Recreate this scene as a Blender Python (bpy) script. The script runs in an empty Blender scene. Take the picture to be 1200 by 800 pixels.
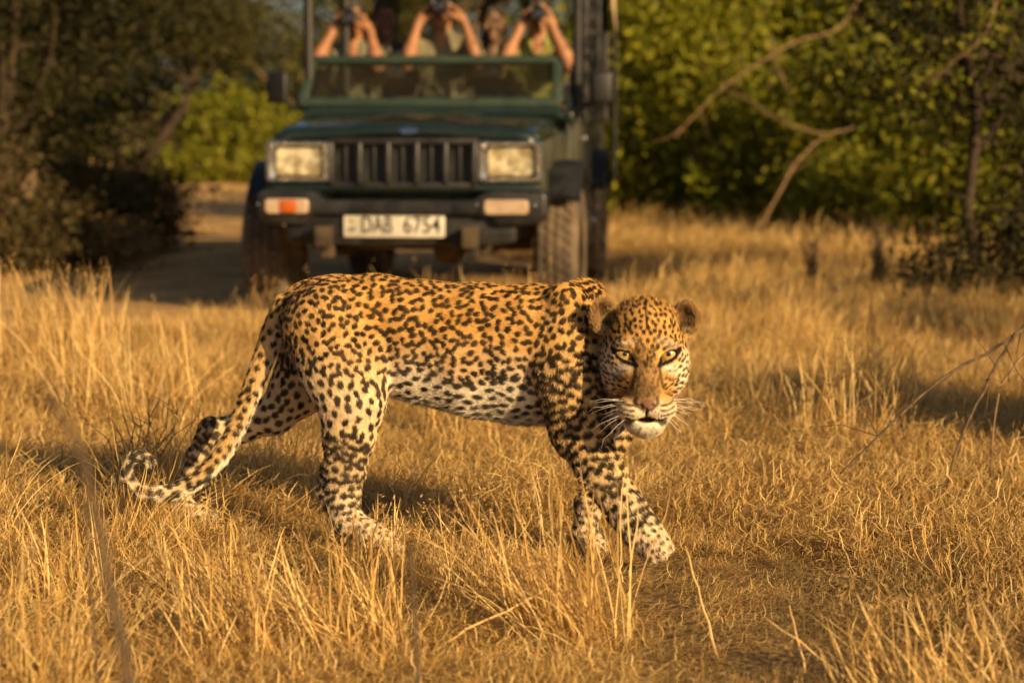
import bpy, bmesh, math, random
import numpy as np
from mathutils import Vector, Matrix, Euler, kdtree

S = bpy.context.scene
COL = S.collection
R = math.radians
rng = np.random.default_rng(7)
random.seed(7)

# ------------------------------------------------------------------ camera
CAM_H = 1.05
FPX = 2500.0                 # focal length in pixels of a 1200 px wide picture
PITCH = math.atan(270 / FPX)
cam = bpy.data.cameras.new('camera')
cam.sensor_width = 36.0
cam.lens = 36.0 * FPX / 1200.0
cam.clip_start = 0.05
cam.clip_end = 2000.0
cam.dof.use_dof = True
cam.dof.focus_distance = 4.88
cam.dof.aperture_fstop = 3.0
camo = bpy.data.objects.new('camera', cam)
camo.location = (0, 0, CAM_H)
camo.rotation_euler = (math.pi / 2 - PITCH, 0, 0)
COL.objects.link(camo)
S.camera = camo

# ------------------------------------------------------------------ light
SUN_EL = R(20.0)
SUN_AZ = R(-43.0)            # from behind the camera, to its right
sun_dir = Vector((-math.sin(SUN_AZ) * math.cos(SUN_EL), -math.cos(SUN_AZ) * math.cos(SUN_EL), math.sin(SUN_EL)))
sl = bpy.data.lights.new('sun', 'SUN')
sl.energy = 5.0
sl.angle = R(0.6)
sl.color = (1.0, 0.695, 0.345)
so = bpy.data.objects.new('sun', sl)
so.rotation_euler = sun_dir.to_track_quat('Z', 'Y').to_euler()
COL.objects.link(so)
W = bpy.data.worlds.new('World')
S.world = W
W.use_nodes = True
wn = W.node_tree.nodes
sky = wn.new('ShaderNodeTexSky')
sky.sky_type = 'NISHITA'
sky.sun_disc = False
sky.sun_elevation = SUN_EL
sky.sun_rotation = math.atan2(sun_dir.x, sun_dir.y)
sky.dust_density = 3.0
sky.air_density = 1.0
sky.ozone_density = 0.6
bg = wn['Background']
bg.inputs['Strength'].default_value = 0.05
W.node_tree.links.new(sky.outputs[0], bg.inputs[0])
S.view_settings.view_transform = 'Standard'
S.view_settings.look = 'None'
S.view_settings.exposure = 0.68
S.view_settings.gamma = 1.0
S.cycles.use_denoising = True
S.cycles.max_bounces = 6
S.cycles.diffuse_bounces = 3
S.cycles.transmission_bounces = 4
S.cycles.transparent_max_bounces = 6
S.cycles_curves.shape = 'RIBBONS'
S.cycles_curves.subdivisions = 2
S.render.film_transparent = False

# ------------------------------------------------------------------ helpers
CP, SP = math.cos(PITCH), math.sin(PITCH)
def P(px, py, Y):
    """world point at depth Y seen at a pixel of the 1200x800 photograph (used to survey positions)"""
    u = (px - 600) / FPX; v = (400 - py) / FPX
    d = (u, CP + v * SP, v * CP - SP)
    t = Y / d[1]
    return Vector((d[0] * t, Y, CAM_H + d[2] * t))

def hash3(ix, iy, iz):
    h = (ix * 374761393 + iy * 668265263 + iz * 2147483647 * 3 + 1013904223).astype(np.int64) & 0xffffffff
    h = ((h ^ (h >> 13)) * 1274126177) & 0xffffffff
    h = h ^ (h >> 16)
    return (h & 0xffffff) / float(0xffffff)

def vnoise(p):
    p = np.asarray(p, dtype=np.float64)
    i = np.floor(p).astype(np.int64); f = p - i; f = f * f * (3 - 2 * f)
    r = 0
    for dx in (0, 1):
        wx = f[:, 0] if dx else 1 - f[:, 0]
        for dy in (0, 1):
            wy = f[:, 1] if dy else 1 - f[:, 1]
            for dz in (0, 1):
                wz = f[:, 2] if dz else 1 - f[:, 2]
                r = r + wx * wy * wz * hash3(i[:, 0] + dx, i[:, 1] + dy, i[:, 2] + dz)
    return r

def vn2(x, y, s, seed=0):
    x = np.atleast_1d(np.asarray(x, float)); y = np.atleast_1d(np.asarray(y, float))
    return vnoise(np.stack([x * s, y * s, np.full(x.shape, seed + 0.5)], 1))

def track_center(y):
    """x of the middle of the dirt track at a depth y"""
    ys = [9.8, 10.6, 11.2, 12.5, 14, 16, 18, 24, 34, 48, 70]
    xs = [-3.2, -2.4, -1.9, -1.7, -1.5, -1.8, -2.2, -3.3, -5.2, -7.6, -9]
    return np.interp(y, ys, xs)
def track_w(y):
    return np.interp(y, [9.8, 10.6, 11.2, 12.5, 14, 16, 18, 24, 34, 48, 70], [0.05, 1.5, 2.4, 2.5, 2.2, 1.8, 1.5, 1.3, 1.3, 1.2, 1.0])

def gz(x, y):
    """ground height"""
    x = np.atleast_1d(np.asarray(x, float)); y = np.atleast_1d(np.asarray(y, float))
    a = (vn2(x, y, 0.9, 3) - 0.5) * 0.05 + (vn2(x, y, 2.3, 5) - 0.5) * 0.02
    # the wheel tracks have worn the road a hand's breadth into the ground
    road = smooth01(10.2, 11.1, y) * (1 - smooth01(22, 34, y)) * (1 - smooth01(1.0, 1.45, np.abs(x - track_center(y)) / track_w(y)))
    return a - 0.085 * road
def gzf(x, y):
    return float(gz(x, y)[0])

def smooth01(a, b, x):
    t = np.clip((x - a) / (b - a), 0, 1)
    return t * t * (3 - 2 * t)

def np_mesh(name, V, F, mat=None, parent=None, smooth=True, col=None, colname='col'):
    V = np.asarray(V, dtype=np.float32); F = np.asarray(F, dtype=np.int32)
    me = bpy.data.meshes.new(name)
    n, k = F.shape
    me.vertices.add(len(V)); me.vertices.foreach_set('co', V.ravel())
    me.loops.add(n * k); me.loops.foreach_set('vertex_index', F.ravel())
    me.polygons.add(n)
    me.polygons.foreach_set('loop_start', np.arange(0, n * k, k, dtype=np.int32))
    me.polygons.foreach_set('use_smooth', np.full(n, smooth, dtype=bool))
    if col is not None:
        at = me.attributes.new(colname, 'FLOAT_COLOR', 'POINT')
        c = np.ones((len(V), 4), np.float32); c[:, :3] = col
        at.data.foreach_set('color', c.ravel())
    me.update(calc_edges=True)
    if mat: me.materials.append(mat)
    if name is None: return me
    o = bpy.data.objects.new(name, me)
    COL.objects.link(o)
    if parent: o.parent = parent
    return o

def tag(o, label=None, cat=None, group=None, kind=None):
    if label: o['label'] = label
    if cat: o['category'] = cat
    if group: o['group'] = group
    if kind: o['kind'] = kind
    return o

def empty(name, loc=(0, 0, 0), rz=0.0):
    o = bpy.data.objects.new(name, None)
    o.location = loc; o.rotation_euler = (0, 0, rz)
    o.empty_display_size = 0.2
    COL.objects.link(o)
    return o

class MB:
    """collects shapes and links them as ONE mesh object"""
    def __init__(s):
        s.bm = bmesh.new()
    def _xf(s, vs, loc, rot):
        M = Matrix.Translation(loc) @ Euler(rot).to_matrix().to_4x4()
        for v in vs: v.co = M @ v.co
    def box(s, c, size, rot=(0, 0, 0), bev=0.0, seg=2):
        r = bmesh.ops.create_cube(s.bm, size=1)
        vs = r['verts']
        for v in vs: v.co = Vector((v.co.x * size[0], v.co.y * size[1], v.co.z * size[2]))
        if bev > 0:
            es = set(e for v in vs for e in v.link_edges)
            b = bmesh.ops.bevel(s.bm, geom=list(es), offset=bev, segments=seg, affect='EDGES', profile=0.5)
            vs = list({v for f in b['faces'] for v in f.verts} | {v for v in vs if v.is_valid})
        s._xf(vs, c, rot)
        return s
    def prism(s, pts, y0, y1, axis='y', bev=0.0, seg=2):
        """closed outline pts (a,b) extruded between y0 and y1 along an axis"""
        def mk(a, b, t):
            return {'y': (a, t, b), 'x': (t, a, b), 'z': (a, b, t)}[axis]
        A = [s.bm.verts.new(mk(a, b, y0)) for a, b in pts]
        B = [s.bm.verts.new(mk(a, b, y1)) for a, b in pts]
        fs = [s.bm.faces.new(A), s.bm.faces.new(B[::-1])]
        n = len(pts)
        for i in range(n):
            fs.append(s.bm.faces.new((A[(i + 1) % n], A[i], B[i], B[(i + 1) % n])))
        bmesh.ops.recalc_face_normals(s.bm, faces=fs)
        if bev > 0:
            es = list({e for f in fs for e in f.edges if len(e.link_faces) == 2 and e.calc_face_angle(0) > 0.5})
            bmesh.ops.bevel(s.bm, geom=es, offset=bev, segments=seg, affect='EDGES', profile=0.5)
        return s
    def tube(s, pts, rad, n=8, cap=True):
        pts = [Vector(p) for p in pts]
        rs = rad if hasattr(rad, '__len__') else [rad] * len(pts)
        rings = []
        up = Vector((0.13, 0.21, 0.97))
        for i, p in enumerate(pts):
            t = (pts[min(i + 1, len(pts) - 1)] - pts[max(i - 1, 0)]).normalized()
            if abs(t.dot(up)) > 0.95: up = Vector((0.9, 0.3, 0.1))
            a = t.cross(up).normalized(); b = t.cross(a)
            rings.append([s.bm.verts.new(p + (a * math.cos(2 * math.pi * k / n) + b * math.sin(2 * math.pi * k / n)) * rs[i]) for k in range(n)])
        for q in range(len(rings) - 1):
            for k in range(n):
                s.bm.faces.new((rings[q][k], rings[q][(k + 1) % n], rings[q + 1][(k + 1) % n], rings[q + 1][k]))
        if cap:
            s.bm.faces.new(rings[0][::-1]); s.bm.faces.new(rings[-1])
        return s
    def lathe(s, prof, c=(0, 0, 0), axis='x', n=32):
        """profile (radius, along) turned round an axis"""
        rings = []
        for r_, h in prof:
            ring = []
            for k in range(n):
                a = 2 * math.pi * k / n
                p = {'x': (h, r_ * math.cos(a), r_ * math.sin(a)), 'y': (r_ * math.cos(a), h, r_ * math.sin(a)), 'z': (r_ * math.cos(a), r_ * math.sin(a), h)}[axis]
                ring.append(s.bm.verts.new(Vector(p) + Vector(c)))
            rings.append(ring)
        for q in range(len(rings) - 1):
            for k in range(n):
                s.bm.faces.new((rings[q][k], rings[q][(k + 1) % n], rings[q + 1][(k + 1) % n], rings[q + 1][k]))
        return s
    def loft(s, secs, close=False, cap=True):
        rings = [[s.bm.verts.new(p) for p in sec] for sec in secs]
        m = len(secs[0])
        for q in range(len(rings) - 1):
            for k in range(m if close else m - 1):
                s.bm.faces.new((rings[q][k], rings[q][(k + 1) % m], rings[q + 1][(k + 1) % m], rings[q + 1][k]))
        if close and cap:
            s.bm.faces.new(rings[0][::-1]); s.bm.faces.new(rings[-1])
        return s
    def build(s, name, mat, parent=None, sharp=35, smooth=True):
        bmesh.ops.recalc_face_normals(s.bm, faces=s.bm.faces[:])
        me = bpy.data.meshes.new(name)
        s.bm.to_mesh(me); s.bm.free()
        if smooth:
            me.polygons.foreach_set('use_smooth', np.ones(len(me.polygons), dtype=bool))
            me.set_sharp_from_angle(angle=R(sharp))
        me.materials.append(mat)
        o = bpy.data.objects.new(name, me)
        COL.objects.link(o)
        if parent: o.parent = parent
        return o

def copy_tree(o, parent=None):
    c = o.copy(); COL.objects.link(c)
    if parent: c.parent = parent
    for ch in list(o.children): copy_tree(ch, c)
    return c

# ------------------------------------------------------------------ materials
def mat_new(name):
    m = bpy.data.materials.new(name); m.use_nodes = True
    return m, m.node_tree.nodes, m.node_tree.links, m.node_tree.nodes['Principled BSDF']

def mat_noise(name, c1, c2, scale=8, rough=0.7, rough2=None, metal=0.0, bump=0.0, coat=0.0, detail=5, lo=0.35, hi=0.65, spec=0.5, coord='Object', dist=0.01):
    m, n, l, b = mat_new(name)
    tc = n.new('ShaderNodeTexCoord'); nz = n.new('ShaderNodeTexNoise'); rp = n.new('ShaderNodeValToRGB')
    nz.inputs['Scale'].default_value = scale; nz.inputs['Detail'].default_value = detail; nz.inputs['Roughness'].default_value = 0.62
    rp.color_ramp.elements[0].position = lo; rp.color_ramp.elements[1].position = hi
    rp.color_ramp.elements[0].color = (*c1, 1); rp.color_ramp.elements[1].color = (*c2, 1)
    l.new(tc.outputs[coord], nz.inputs['Vector']); l.new(nz.outputs[0], rp.inputs[0]); l.new(rp.outputs[0], b.inputs['Base Color'])
    b.inputs['Roughness'].default_value = rough; b.inputs['Metallic'].default_value = metal
    b.inputs['Coat Weight'].default_value = coat; b.inputs['Coat Roughness'].default_value = 0.08
    b.inputs['Specular IOR Level'].default_value = spec
    if rough2 is not None:
        mr = n.new('ShaderNodeMapRange'); mr.inputs[1].default_value = lo; mr.inputs[2].default_value = hi
        mr.inputs[3].default_value = rough; mr.inputs[4].default_value = rough2
        l.new(nz.outputs[0], mr.inputs[0]); l.new(mr.outputs[0], b.inputs['Roughness'])
    if bump:
        bp = n.new('ShaderNodeBump'); bp.inputs['Strength'].default_value = bump; bp.inputs['Distance'].default_value = dist
        l.new(nz.outputs[0], bp.inputs['Height']); l.new(bp.outputs[0], b.inputs['Normal'])
    return m

def mat_leafy(name, attr='col', trans=0.35, rough=0.6, spec=0.25):
    """thin vegetable matter: colour from the per-leaf attribute, some light passes through"""
    m, n, l, b = mat_new(name)
    a = n.new('ShaderNodeAttribute'); a.attribute_name = attr
    t = n.new('ShaderNodeBsdfTranslucent'); mx = n.new('ShaderNodeMixShader')
    mx.inputs[0].default_value = trans
    l.new(a.outputs['Color'], b.inputs['Base Color']); l.new(a.outputs['Color'], t.inputs['Color'])
    b.inputs['Roughness'].default_value = rough; b.inputs['Specular IOR Level'].default_value = spec
    out = n['Material Output']
    l.new(b.outputs[0], mx.inputs[1]); l.new(t.outputs[0], mx.inputs[2]); l.new(mx.outputs[0], out.inputs[0])
    return m
# ------------------------------------------------------------------ ground
def build_ground():
    a = np.concatenate([-np.geomspace(900, 14, 14), np.linspace(-12, 12, 97), np.geomspace(14, 900, 14)])
    b = np.concatenate([-np.geomspace(300, 3, 8), np.linspace(-2, 24, 105), np.geomspace(26, 1500, 22)])
    X, Y = np.meshgrid(a, b)
    Z = gz(X.ravel(), Y.ravel()) * (1 - smooth01(30, 80, np.hypot(X.ravel(), Y.ravel())))
    V = np.stack([X.ravel(), Y.ravel(), Z], 1)
    nx, ny = len(a), len(b)
    i = (np.arange(ny - 1)[:, None] * nx + np.arange(nx - 1)[None]).ravel()
    F = np.stack([i, i + 1, i + 1 + nx, i + nx], 1)
    m, n, l, bs = mat_new('dry_soil')
    tc = n.new('ShaderNodeTexCoord')
    n1 = n.new('ShaderNodeTexNoise'); n1.inputs['Scale'].default_value = 0.8; n1.inputs['Detail'].default_value = 8
    n2 = n.new('ShaderNodeTexNoise'); n2.inputs['Scale'].default_value = 55; n2.inputs['Detail'].default_value = 4
    r1 = n.new('ShaderNodeValToRGB'); r1.color_ramp.elements[0].position = 0.35; r1.color_ramp.elements[1].position = 0.62
    r1.color_ramp.elements[0].color = (0.17, 0.10, 0.04, 1); r1.color_ramp.elements[1].color = (0.40, 0.27, 0.11, 1)
    r2 = n.new('ShaderNodeValToRGB'); r2.color_ramp.elements[0].position = 0.38; r2.color_ramp.elements[1].position = 0.6
    r2.color_ramp.elements[0].color = (0.45, 0.4, 0.35, 1); r2.color_ramp.elements[1].color = (1, 1, 1, 1)
    mx = n.new('ShaderNodeMixRGB'); mx.blend_type = 'MULTIPLY'; mx.inputs[0].default_value = 1
    l.new(tc.outputs['Object'], n1.inputs[0]); l.new(tc.outputs['Object'], n2.inputs[0])
    l.new(n1.outputs[0], r1.inputs[0]); l.new(n2.outputs[0], r2.inputs[0])
    l.new(r1.outputs[0], mx.inputs[1]); l.new(r2.outputs[0], mx.inputs[2]); l.new(mx.outputs[0], bs.inputs['Base Color'])
    bp = n.new('ShaderNodeBump'); bp.inputs['Strength'].default_value = 0.7; bp.inputs['Distance'].default_value = 0.02
    l.new(n2.outputs[0], bp.inputs['Height']); l.new(bp.outputs[0], bs.inputs['Normal'])
    bs.inputs['Roughness'].default_value = 0.95; bs.inputs['Specular IOR Level'].default_value = 0.1
    o = np_mesh('ground', V, F, m)
    tag(o, 'dry straw coloured savanna ground under the grass', kind='structure')

def build_track():
    ys = np.concatenate([np.linspace(9.8, 26, 66), np.linspace(27, 60, 34)])
    t = np.linspace(-1, 1, 25)
    V = []
    for y in ys:
        c = float(track_center(y)); w = float(track_w(y))
        x = c + t * w
        z = gz(x, np.full_like(x, y)) + 0.006
        rut = np.exp(-((np.abs(t) - 0.58) / 0.14) ** 2) * 0.03
        edge = smooth01(0.86, 1.0, np.abs(t)) * 0.004
        V.append(np.stack([x, np.full_like(x, y), z + 0.030 - rut - edge * 8], 1))
    V = np.concatenate(V)
    n = len(t)
    i = (np.arange(len(ys) - 1)[:, None] * n + np.arange(n - 1)[None]).ravel()
    F = np.stack([i, i + 1, i + 1 + n, i + n], 1)
    m = mat_noise('track_dust', (0.30, 0.18, 0.075), (0.54, 0.35, 0.15), scale=2.2, rough=0.95, bump=0.6, detail=9, lo=0.38, hi=0.66, spec=0.1, dist=0.03)
    o = np_mesh('dirt_track', V, F, m)
    tag(o, 'dusty two rut dirt track winding back past the bushes', kind='structure')
build_ground()
build_track()

# ------------------------------------------------------------------ trees and bushes
M_BARK = mat_noise('grey_brown_bark', (0.09, 0.06, 0.035), (0.22, 0.15, 0.085), scale=14, rough=0.9, bump=0.8, spec=0.15, dist=0.02)
M_BARK_DARK = mat_noise('dark_bark', (0.028, 0.02, 0.014), (0.07, 0.048, 0.03), scale=16, rough=0.9, bump=0.8, spec=0.15, dist=0.02)
M_LEAF = mat_leafy('leaf', trans=0.42)

def leaf_cards(C, N, size, asp, cols, r):
    """one bent four-triangle leaf per centre C facing about N"""
    n = len(C)
    A = np.cross(N, r.normal(size=(n, 3))); A /= np.linalg.norm(A, axis=1)[:, None] + 1e-9
    B = np.cross(N, A)
    L = (size * r.uniform(0.65, 1.35, n))[:, None]; Wd = L * asp
    fold = N * (L * r.uniform(0.05, 0.22, n)[:, None])
    p0 = C - A * L * 0.5
    p1 = C - B * Wd * 0.5 + fold
    p2 = C + A * L * 0.5 - fold
    p3 = C + B * Wd * 0.5 + fold
    V = np.stack([p0, p1, p2, p3], 1).reshape(-1, 3)
    b = np.arange(n) * 4
    F = np.concatenate([np.stack([b, b + 1, b + 2], 1), np.stack([b, b + 2, b + 3], 1)])
    return V, F, np.repeat(cols, 4, axis=0)

def crown_leaves(blobs, n, size, pal, r, asp=0.55, clump=0.22, per=26, hollow=0.35):
    """leaves in small sprays spread through a crown made of ellipsoids (x,y,z,rx,ry,rz)"""
    bl = np.array(blobs, float)
    w = bl[:, 3] * bl[:, 4] * bl[:, 5]; w = w ** 0.75; w /= w.sum()
    ns = max(1, n // per)
    k = r.choice(len(bl), ns, p=w)
    d = r.normal(size=(ns, 3)); d /= np.linalg.norm(d, axis=1)[:, None]
    rad = (hollow + (1 - hollow) * r.uniform(0, 1, ns) ** 0.55) * (1 + 0.22 * (r.uniform(0, 1, ns) - 0.4))
    SC = bl[k, :3] + d * rad[:, None] * bl[k, 3:]
    keep = vnoise(SC * 1.3 + 11) > 0.36
    SC, d = SC[keep], d[keep]
    tint = r.uniform(0, 1, len(SC))
    idx = np.repeat(np.arange(len(SC)), per)
    C = SC[idx] + r.normal(size=(len(idx), 3)) * clump * np.array([1, 1, 0.7])
    N = d[idx] * 0.5 + r.normal(size=(len(idx), 3)) * 0.6 + np.array([0, 0, 0.35])
    N /= np.linalg.norm(N, axis=1)[:, None]
    pal = np.array(pal)
    t = np.clip(tint[idx] * 0.7 + r.uniform(0, 0.45, len(idx)), 0, 0.999) * (len(pal) - 1)
    i0 = t.astype(int); f = (t - i0)[:, None]
    cols = pal[i0] * (1 - f) + pal[i0 + 1] * f
    cols = cols * r.uniform(0.75, 1.25, len(idx))[:, None]
    return leaf_cards(C, N, size, asp, cols, r)

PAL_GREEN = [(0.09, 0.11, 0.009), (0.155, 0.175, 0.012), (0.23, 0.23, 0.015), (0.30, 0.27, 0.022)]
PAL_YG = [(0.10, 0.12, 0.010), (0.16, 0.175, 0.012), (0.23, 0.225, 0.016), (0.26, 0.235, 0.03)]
PAL_DARK = [(0.014, 0.017, 0.005), (0.026, 0.028, 0.008), (0.042, 0.041, 0.011), (0.075, 0.064, 0.019)]  # leaf greens darkened to carry the shade of the left wood and thorn tree
PAL_OLIVE = [(0.045, 0.05, 0.012), (0.075, 0.078, 0.016), (0.11, 0.10, 0.024), (0.14, 0.12, 0.03)]
PAL_DRY = [(0.10, 0.07, 0.03), (0.16, 0.11, 0.045), (0.24, 0.17, 0.07), (0.30, 0.21, 0.09)]

def limb_path(a, b, r, bend=0.15, n=6):
    a = np.array(a, float); b = np.array(b, float)
    L = np.linalg.norm(b - a); off = r.normal(size=3) * L * bend
    return [tuple(a + (b - a) * t + off * math.sin(t * math.pi) + r.normal(size=3) * L * 0.012) for t in np.linspace(0, 1, n)]

def plant(name, label, cat, x, y, blobs, n_leaf, leaf, pal, trunks, seed, bark=None, group=None, leafmat=None, clump=0.2, asp=0.55, per=26, limbs=14, hollow=0.35, stemname='trunk'):
    """blobs local to the base; trunks: list of (x,y,top_x,top_y,top_z,radius)"""
    r = np.random.default_rng(seed)
    z = gzf(x, y)
    root = empty(name, (x, y, z))
    tag(root, label, cat, group)
    V, F, c = crown_leaves(blobs, n_leaf, leaf, pal, r, asp=asp, clump=clump, per=per, hollow=hollow)
    np_mesh('crown', V, F, leafmat or M_LEAF, root, smooth=False, col=c)
    tops = []
    for (tx, ty, ux, uy, uz, rr) in trunks:
        m = MB()
        p = limb_path((tx, ty, -0.05), (ux, uy, uz), r, 0.08, 8)
        m.tube(p, [rr * (1.25 if i == 0 else 1.0) * (1 - 0.55 * i / 7) for i in range(8)], 8)
        tops.append((p, rr))
        m.build(stemname, bark or M_BARK, root)
    if limbs:
        m = MB()
        bl = np.array(blobs)
        for i in range(limbs):
            p, rr = tops[i % len(tops)]
            s = p[r.integers(3, 8)]
            b = bl[r.integers(len(bl))]
            e = b[:3] + r.normal(size=3) * b[3:] * 0.45
            if e[2] < s[2] * 0.5: e[2] = s[2] * 0.5
            m.tube(limb_path(s, e, r, 0.12, 6), [rr * 0.5 * (1 - 0.8 * k / 5) for k in range(6)], 6)
        m.build('limbs', bark or M_BARK, root)
    return root

def bush_blobs(w, h, d, n, seed, low=0.15):
    r = np.random.default_rng(seed)
    out = []
    for i in range(n):
        a = r.uniform(0, 2 * math.pi); q = r.uniform(0, 1) ** 0.6
        z = r.uniform(low, 0.88) * h
        fall = 1 - 0.45 * abs(z / h - 0.4)
        s = r.uniform(0.22, 0.4)
        out.append((math.cos(a) * q * w * 0.4 * fall, math.sin(a) * q * d * 0.4 * fall, z, s * w * 0.55, s * d * 0.55, s * h * 0.42))
    for i in range(max(3, n // 4)):
        out.append((r.uniform(-.38, .38) * w, r.uniform(-.3, .3) * d, low * h * r.uniform(0.5, 1.3) + 0.1, w * 0.2, d * 0.2, h * 0.12))
    return out

# right hand thicket, lit by the low sun
plant('green_bush', 'tall leafy green bush just right of the vehicle, lit by the sun', 'bush', 1.7, 19.3, bush_blobs(2.6, 3.4, 2.4, 18, 1, 0.06), 17000, 0.095, PAL_GREEN,
      [(0, 0, -0.4, 0, 2.2, 0.05), (0.2, 0.1, 0.6, 0.2, 2.0, 0.045)], 11, group='leafy bushes of the right hand thicket')
plant('green_bush', 'tall green bush behind the arching bare branch', 'bush', 3.35, 20.3, bush_blobs(3.0, 3.8, 2.4, 20, 2, 0.06), 19000, 0.10, PAL_GREEN,
      [(0, 0, -0.3, 0, 2.4, 0.06), (0.2, 0.1, 0.5, 0.2, 2.6, 0.05)], 12, group='leafy bushes of the right hand thicket')
plant('green_bush', 'yellow green bush behind the forked dead branch', 'bush', 3.1, 17.6, bush_blobs(1.9, 1.75, 1.6, 14, 3, 0.1), 9000, 0.085, PAL_YG,
      [(0, 0, -0.3, 0, 1.0, 0.035), (0.1, 0.1, 0.4, 0.2, 1.1, 0.03)], 13, group='leafy bushes of the right hand thicket')
plant('green_bush', 'tall bush high behind the dark thorn tree at the right edge', 'bush', 5.0, 20.6, bush_blobs(2.8, 3.8, 2.4, 18, 4, 0.06), 16000, 0.10, PAL_GREEN,
      [(0, 0, -0.3, 0, 2.4, 0.06)], 14, group='leafy bushes of the right hand thicket')
plant('green_bush', 'low pale green bush in the gap left of the thorn tree trunks', 'bush', 3.75, 15.4, bush_blobs(1.5, 1.15, 1.3, 11, 5, 0.25), 8000, 0.075, PAL_YG,
      [(0, 0, -0.3, 0, 0.7, 0.03), (0.1, 0.1, 0.4, 0.2, 0.8, 0.03)], 15, group='leafy bushes of the right hand thicket')
plant('green_bush', 'shaded green bush deep in the thicket behind the two bare branches', 'bush', 2.5, 22.5, bush_blobs(4.4, 2.6, 2.0, 20, 50, 0.05), 13000, 0.11, PAL_GREEN,
      [(0, 0, -0.3, 0, 1.6, 0.05), (0.3, 0, 0.5, 0, 1.5, 0.05)], 51, group='leafy bushes of the right hand thicket')
# tree at the right edge, nearer to the camera, shade held in its leaf colours
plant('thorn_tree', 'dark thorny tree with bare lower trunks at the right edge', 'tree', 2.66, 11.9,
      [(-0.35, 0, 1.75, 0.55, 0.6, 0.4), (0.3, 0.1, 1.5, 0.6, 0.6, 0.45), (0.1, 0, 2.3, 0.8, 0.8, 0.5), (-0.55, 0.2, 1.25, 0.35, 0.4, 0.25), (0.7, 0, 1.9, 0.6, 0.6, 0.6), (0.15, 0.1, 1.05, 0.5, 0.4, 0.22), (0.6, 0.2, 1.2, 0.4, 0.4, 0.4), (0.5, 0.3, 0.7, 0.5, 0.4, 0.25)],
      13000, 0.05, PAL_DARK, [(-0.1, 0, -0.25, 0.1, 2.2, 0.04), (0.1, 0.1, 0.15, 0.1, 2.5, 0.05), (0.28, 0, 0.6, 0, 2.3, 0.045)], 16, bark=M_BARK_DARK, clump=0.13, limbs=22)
plant('dry_shrub', 'tangled dark shrub at the foot of the thorn tree', 'shrub', 2.55, 10.9,
      [(0, 0, 0.3, 0.4, 0.35, 0.28), (0.35, 0, 0.42, 0.4, 0.35, 0.33), (-0.3, 0, 0.2, 0.28, 0.3, 0.18)], 3800, 0.045, PAL_DARK + PAL_DRY[:1],
      [(0, 0, -0.2, 0, 0.5, 0.014), (0.1, 0, 0.4, 0, 0.65, 0.014), (-0.1, 0, -0.4, 0.1, 0.4, 0.012)], 17, bark=M_BARK_DARK, clump=0.1, stemname='stem')
# trees seen behind and through the vehicle
plant('green_tree', 'green tree seen through the open cab behind the passengers', 'tree', -0.5, 33.5, bush_blobs(5.0, 5.6, 3, 18, 6, 0.05), 13000, 0.17, PAL_OLIVE,
      [(0, 0, 0, 0, 3, 0.1)], 18, clump=0.3)
plant('green_tree', 'tree filling the gap behind the rear posts of the vehicle', 'tree', 2.2, 31.5, bush_blobs(4.2, 5.4, 3, 16, 7, 0.05), 13000, 0.16, PAL_GREEN,
      [(0, 0, 0, 0, 3, 0.1)], 19, clump=0.3)
# left hand side: wood, its shade put into dark leaf colours
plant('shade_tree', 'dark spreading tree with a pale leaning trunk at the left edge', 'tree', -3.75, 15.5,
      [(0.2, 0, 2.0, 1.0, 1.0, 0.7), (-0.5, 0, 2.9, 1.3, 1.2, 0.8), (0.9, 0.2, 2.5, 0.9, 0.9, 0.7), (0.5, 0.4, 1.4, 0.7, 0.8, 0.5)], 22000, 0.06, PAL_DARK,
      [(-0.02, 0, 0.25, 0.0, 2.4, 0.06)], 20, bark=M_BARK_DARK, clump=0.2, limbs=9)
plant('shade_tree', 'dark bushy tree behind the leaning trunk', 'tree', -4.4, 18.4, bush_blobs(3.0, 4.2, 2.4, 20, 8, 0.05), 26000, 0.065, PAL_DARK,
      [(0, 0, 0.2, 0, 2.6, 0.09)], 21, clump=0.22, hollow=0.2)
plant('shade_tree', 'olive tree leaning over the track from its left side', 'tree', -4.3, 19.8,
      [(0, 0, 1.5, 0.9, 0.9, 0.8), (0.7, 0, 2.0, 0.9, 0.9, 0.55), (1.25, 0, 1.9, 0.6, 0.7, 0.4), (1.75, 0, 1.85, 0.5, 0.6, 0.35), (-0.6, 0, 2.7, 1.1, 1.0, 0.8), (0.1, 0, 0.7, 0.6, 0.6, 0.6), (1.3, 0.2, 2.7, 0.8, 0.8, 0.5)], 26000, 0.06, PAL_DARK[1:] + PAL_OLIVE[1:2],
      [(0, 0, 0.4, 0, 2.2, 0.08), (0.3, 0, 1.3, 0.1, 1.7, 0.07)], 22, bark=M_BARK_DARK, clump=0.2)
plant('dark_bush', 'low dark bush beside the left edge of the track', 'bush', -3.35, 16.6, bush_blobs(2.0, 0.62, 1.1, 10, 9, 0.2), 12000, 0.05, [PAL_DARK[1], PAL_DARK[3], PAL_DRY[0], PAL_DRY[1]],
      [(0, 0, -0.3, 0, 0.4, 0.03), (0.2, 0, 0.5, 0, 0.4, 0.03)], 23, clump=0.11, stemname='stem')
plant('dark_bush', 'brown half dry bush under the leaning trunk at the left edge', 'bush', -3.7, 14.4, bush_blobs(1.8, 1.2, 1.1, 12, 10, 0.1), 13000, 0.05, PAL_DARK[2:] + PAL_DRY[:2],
      [(0, 0, -0.3, 0, 0.8, 0.03), (0.2, 0, 0.5, 0, 0.7, 0.03)], 24, clump=0.14, stemname='stem')
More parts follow.
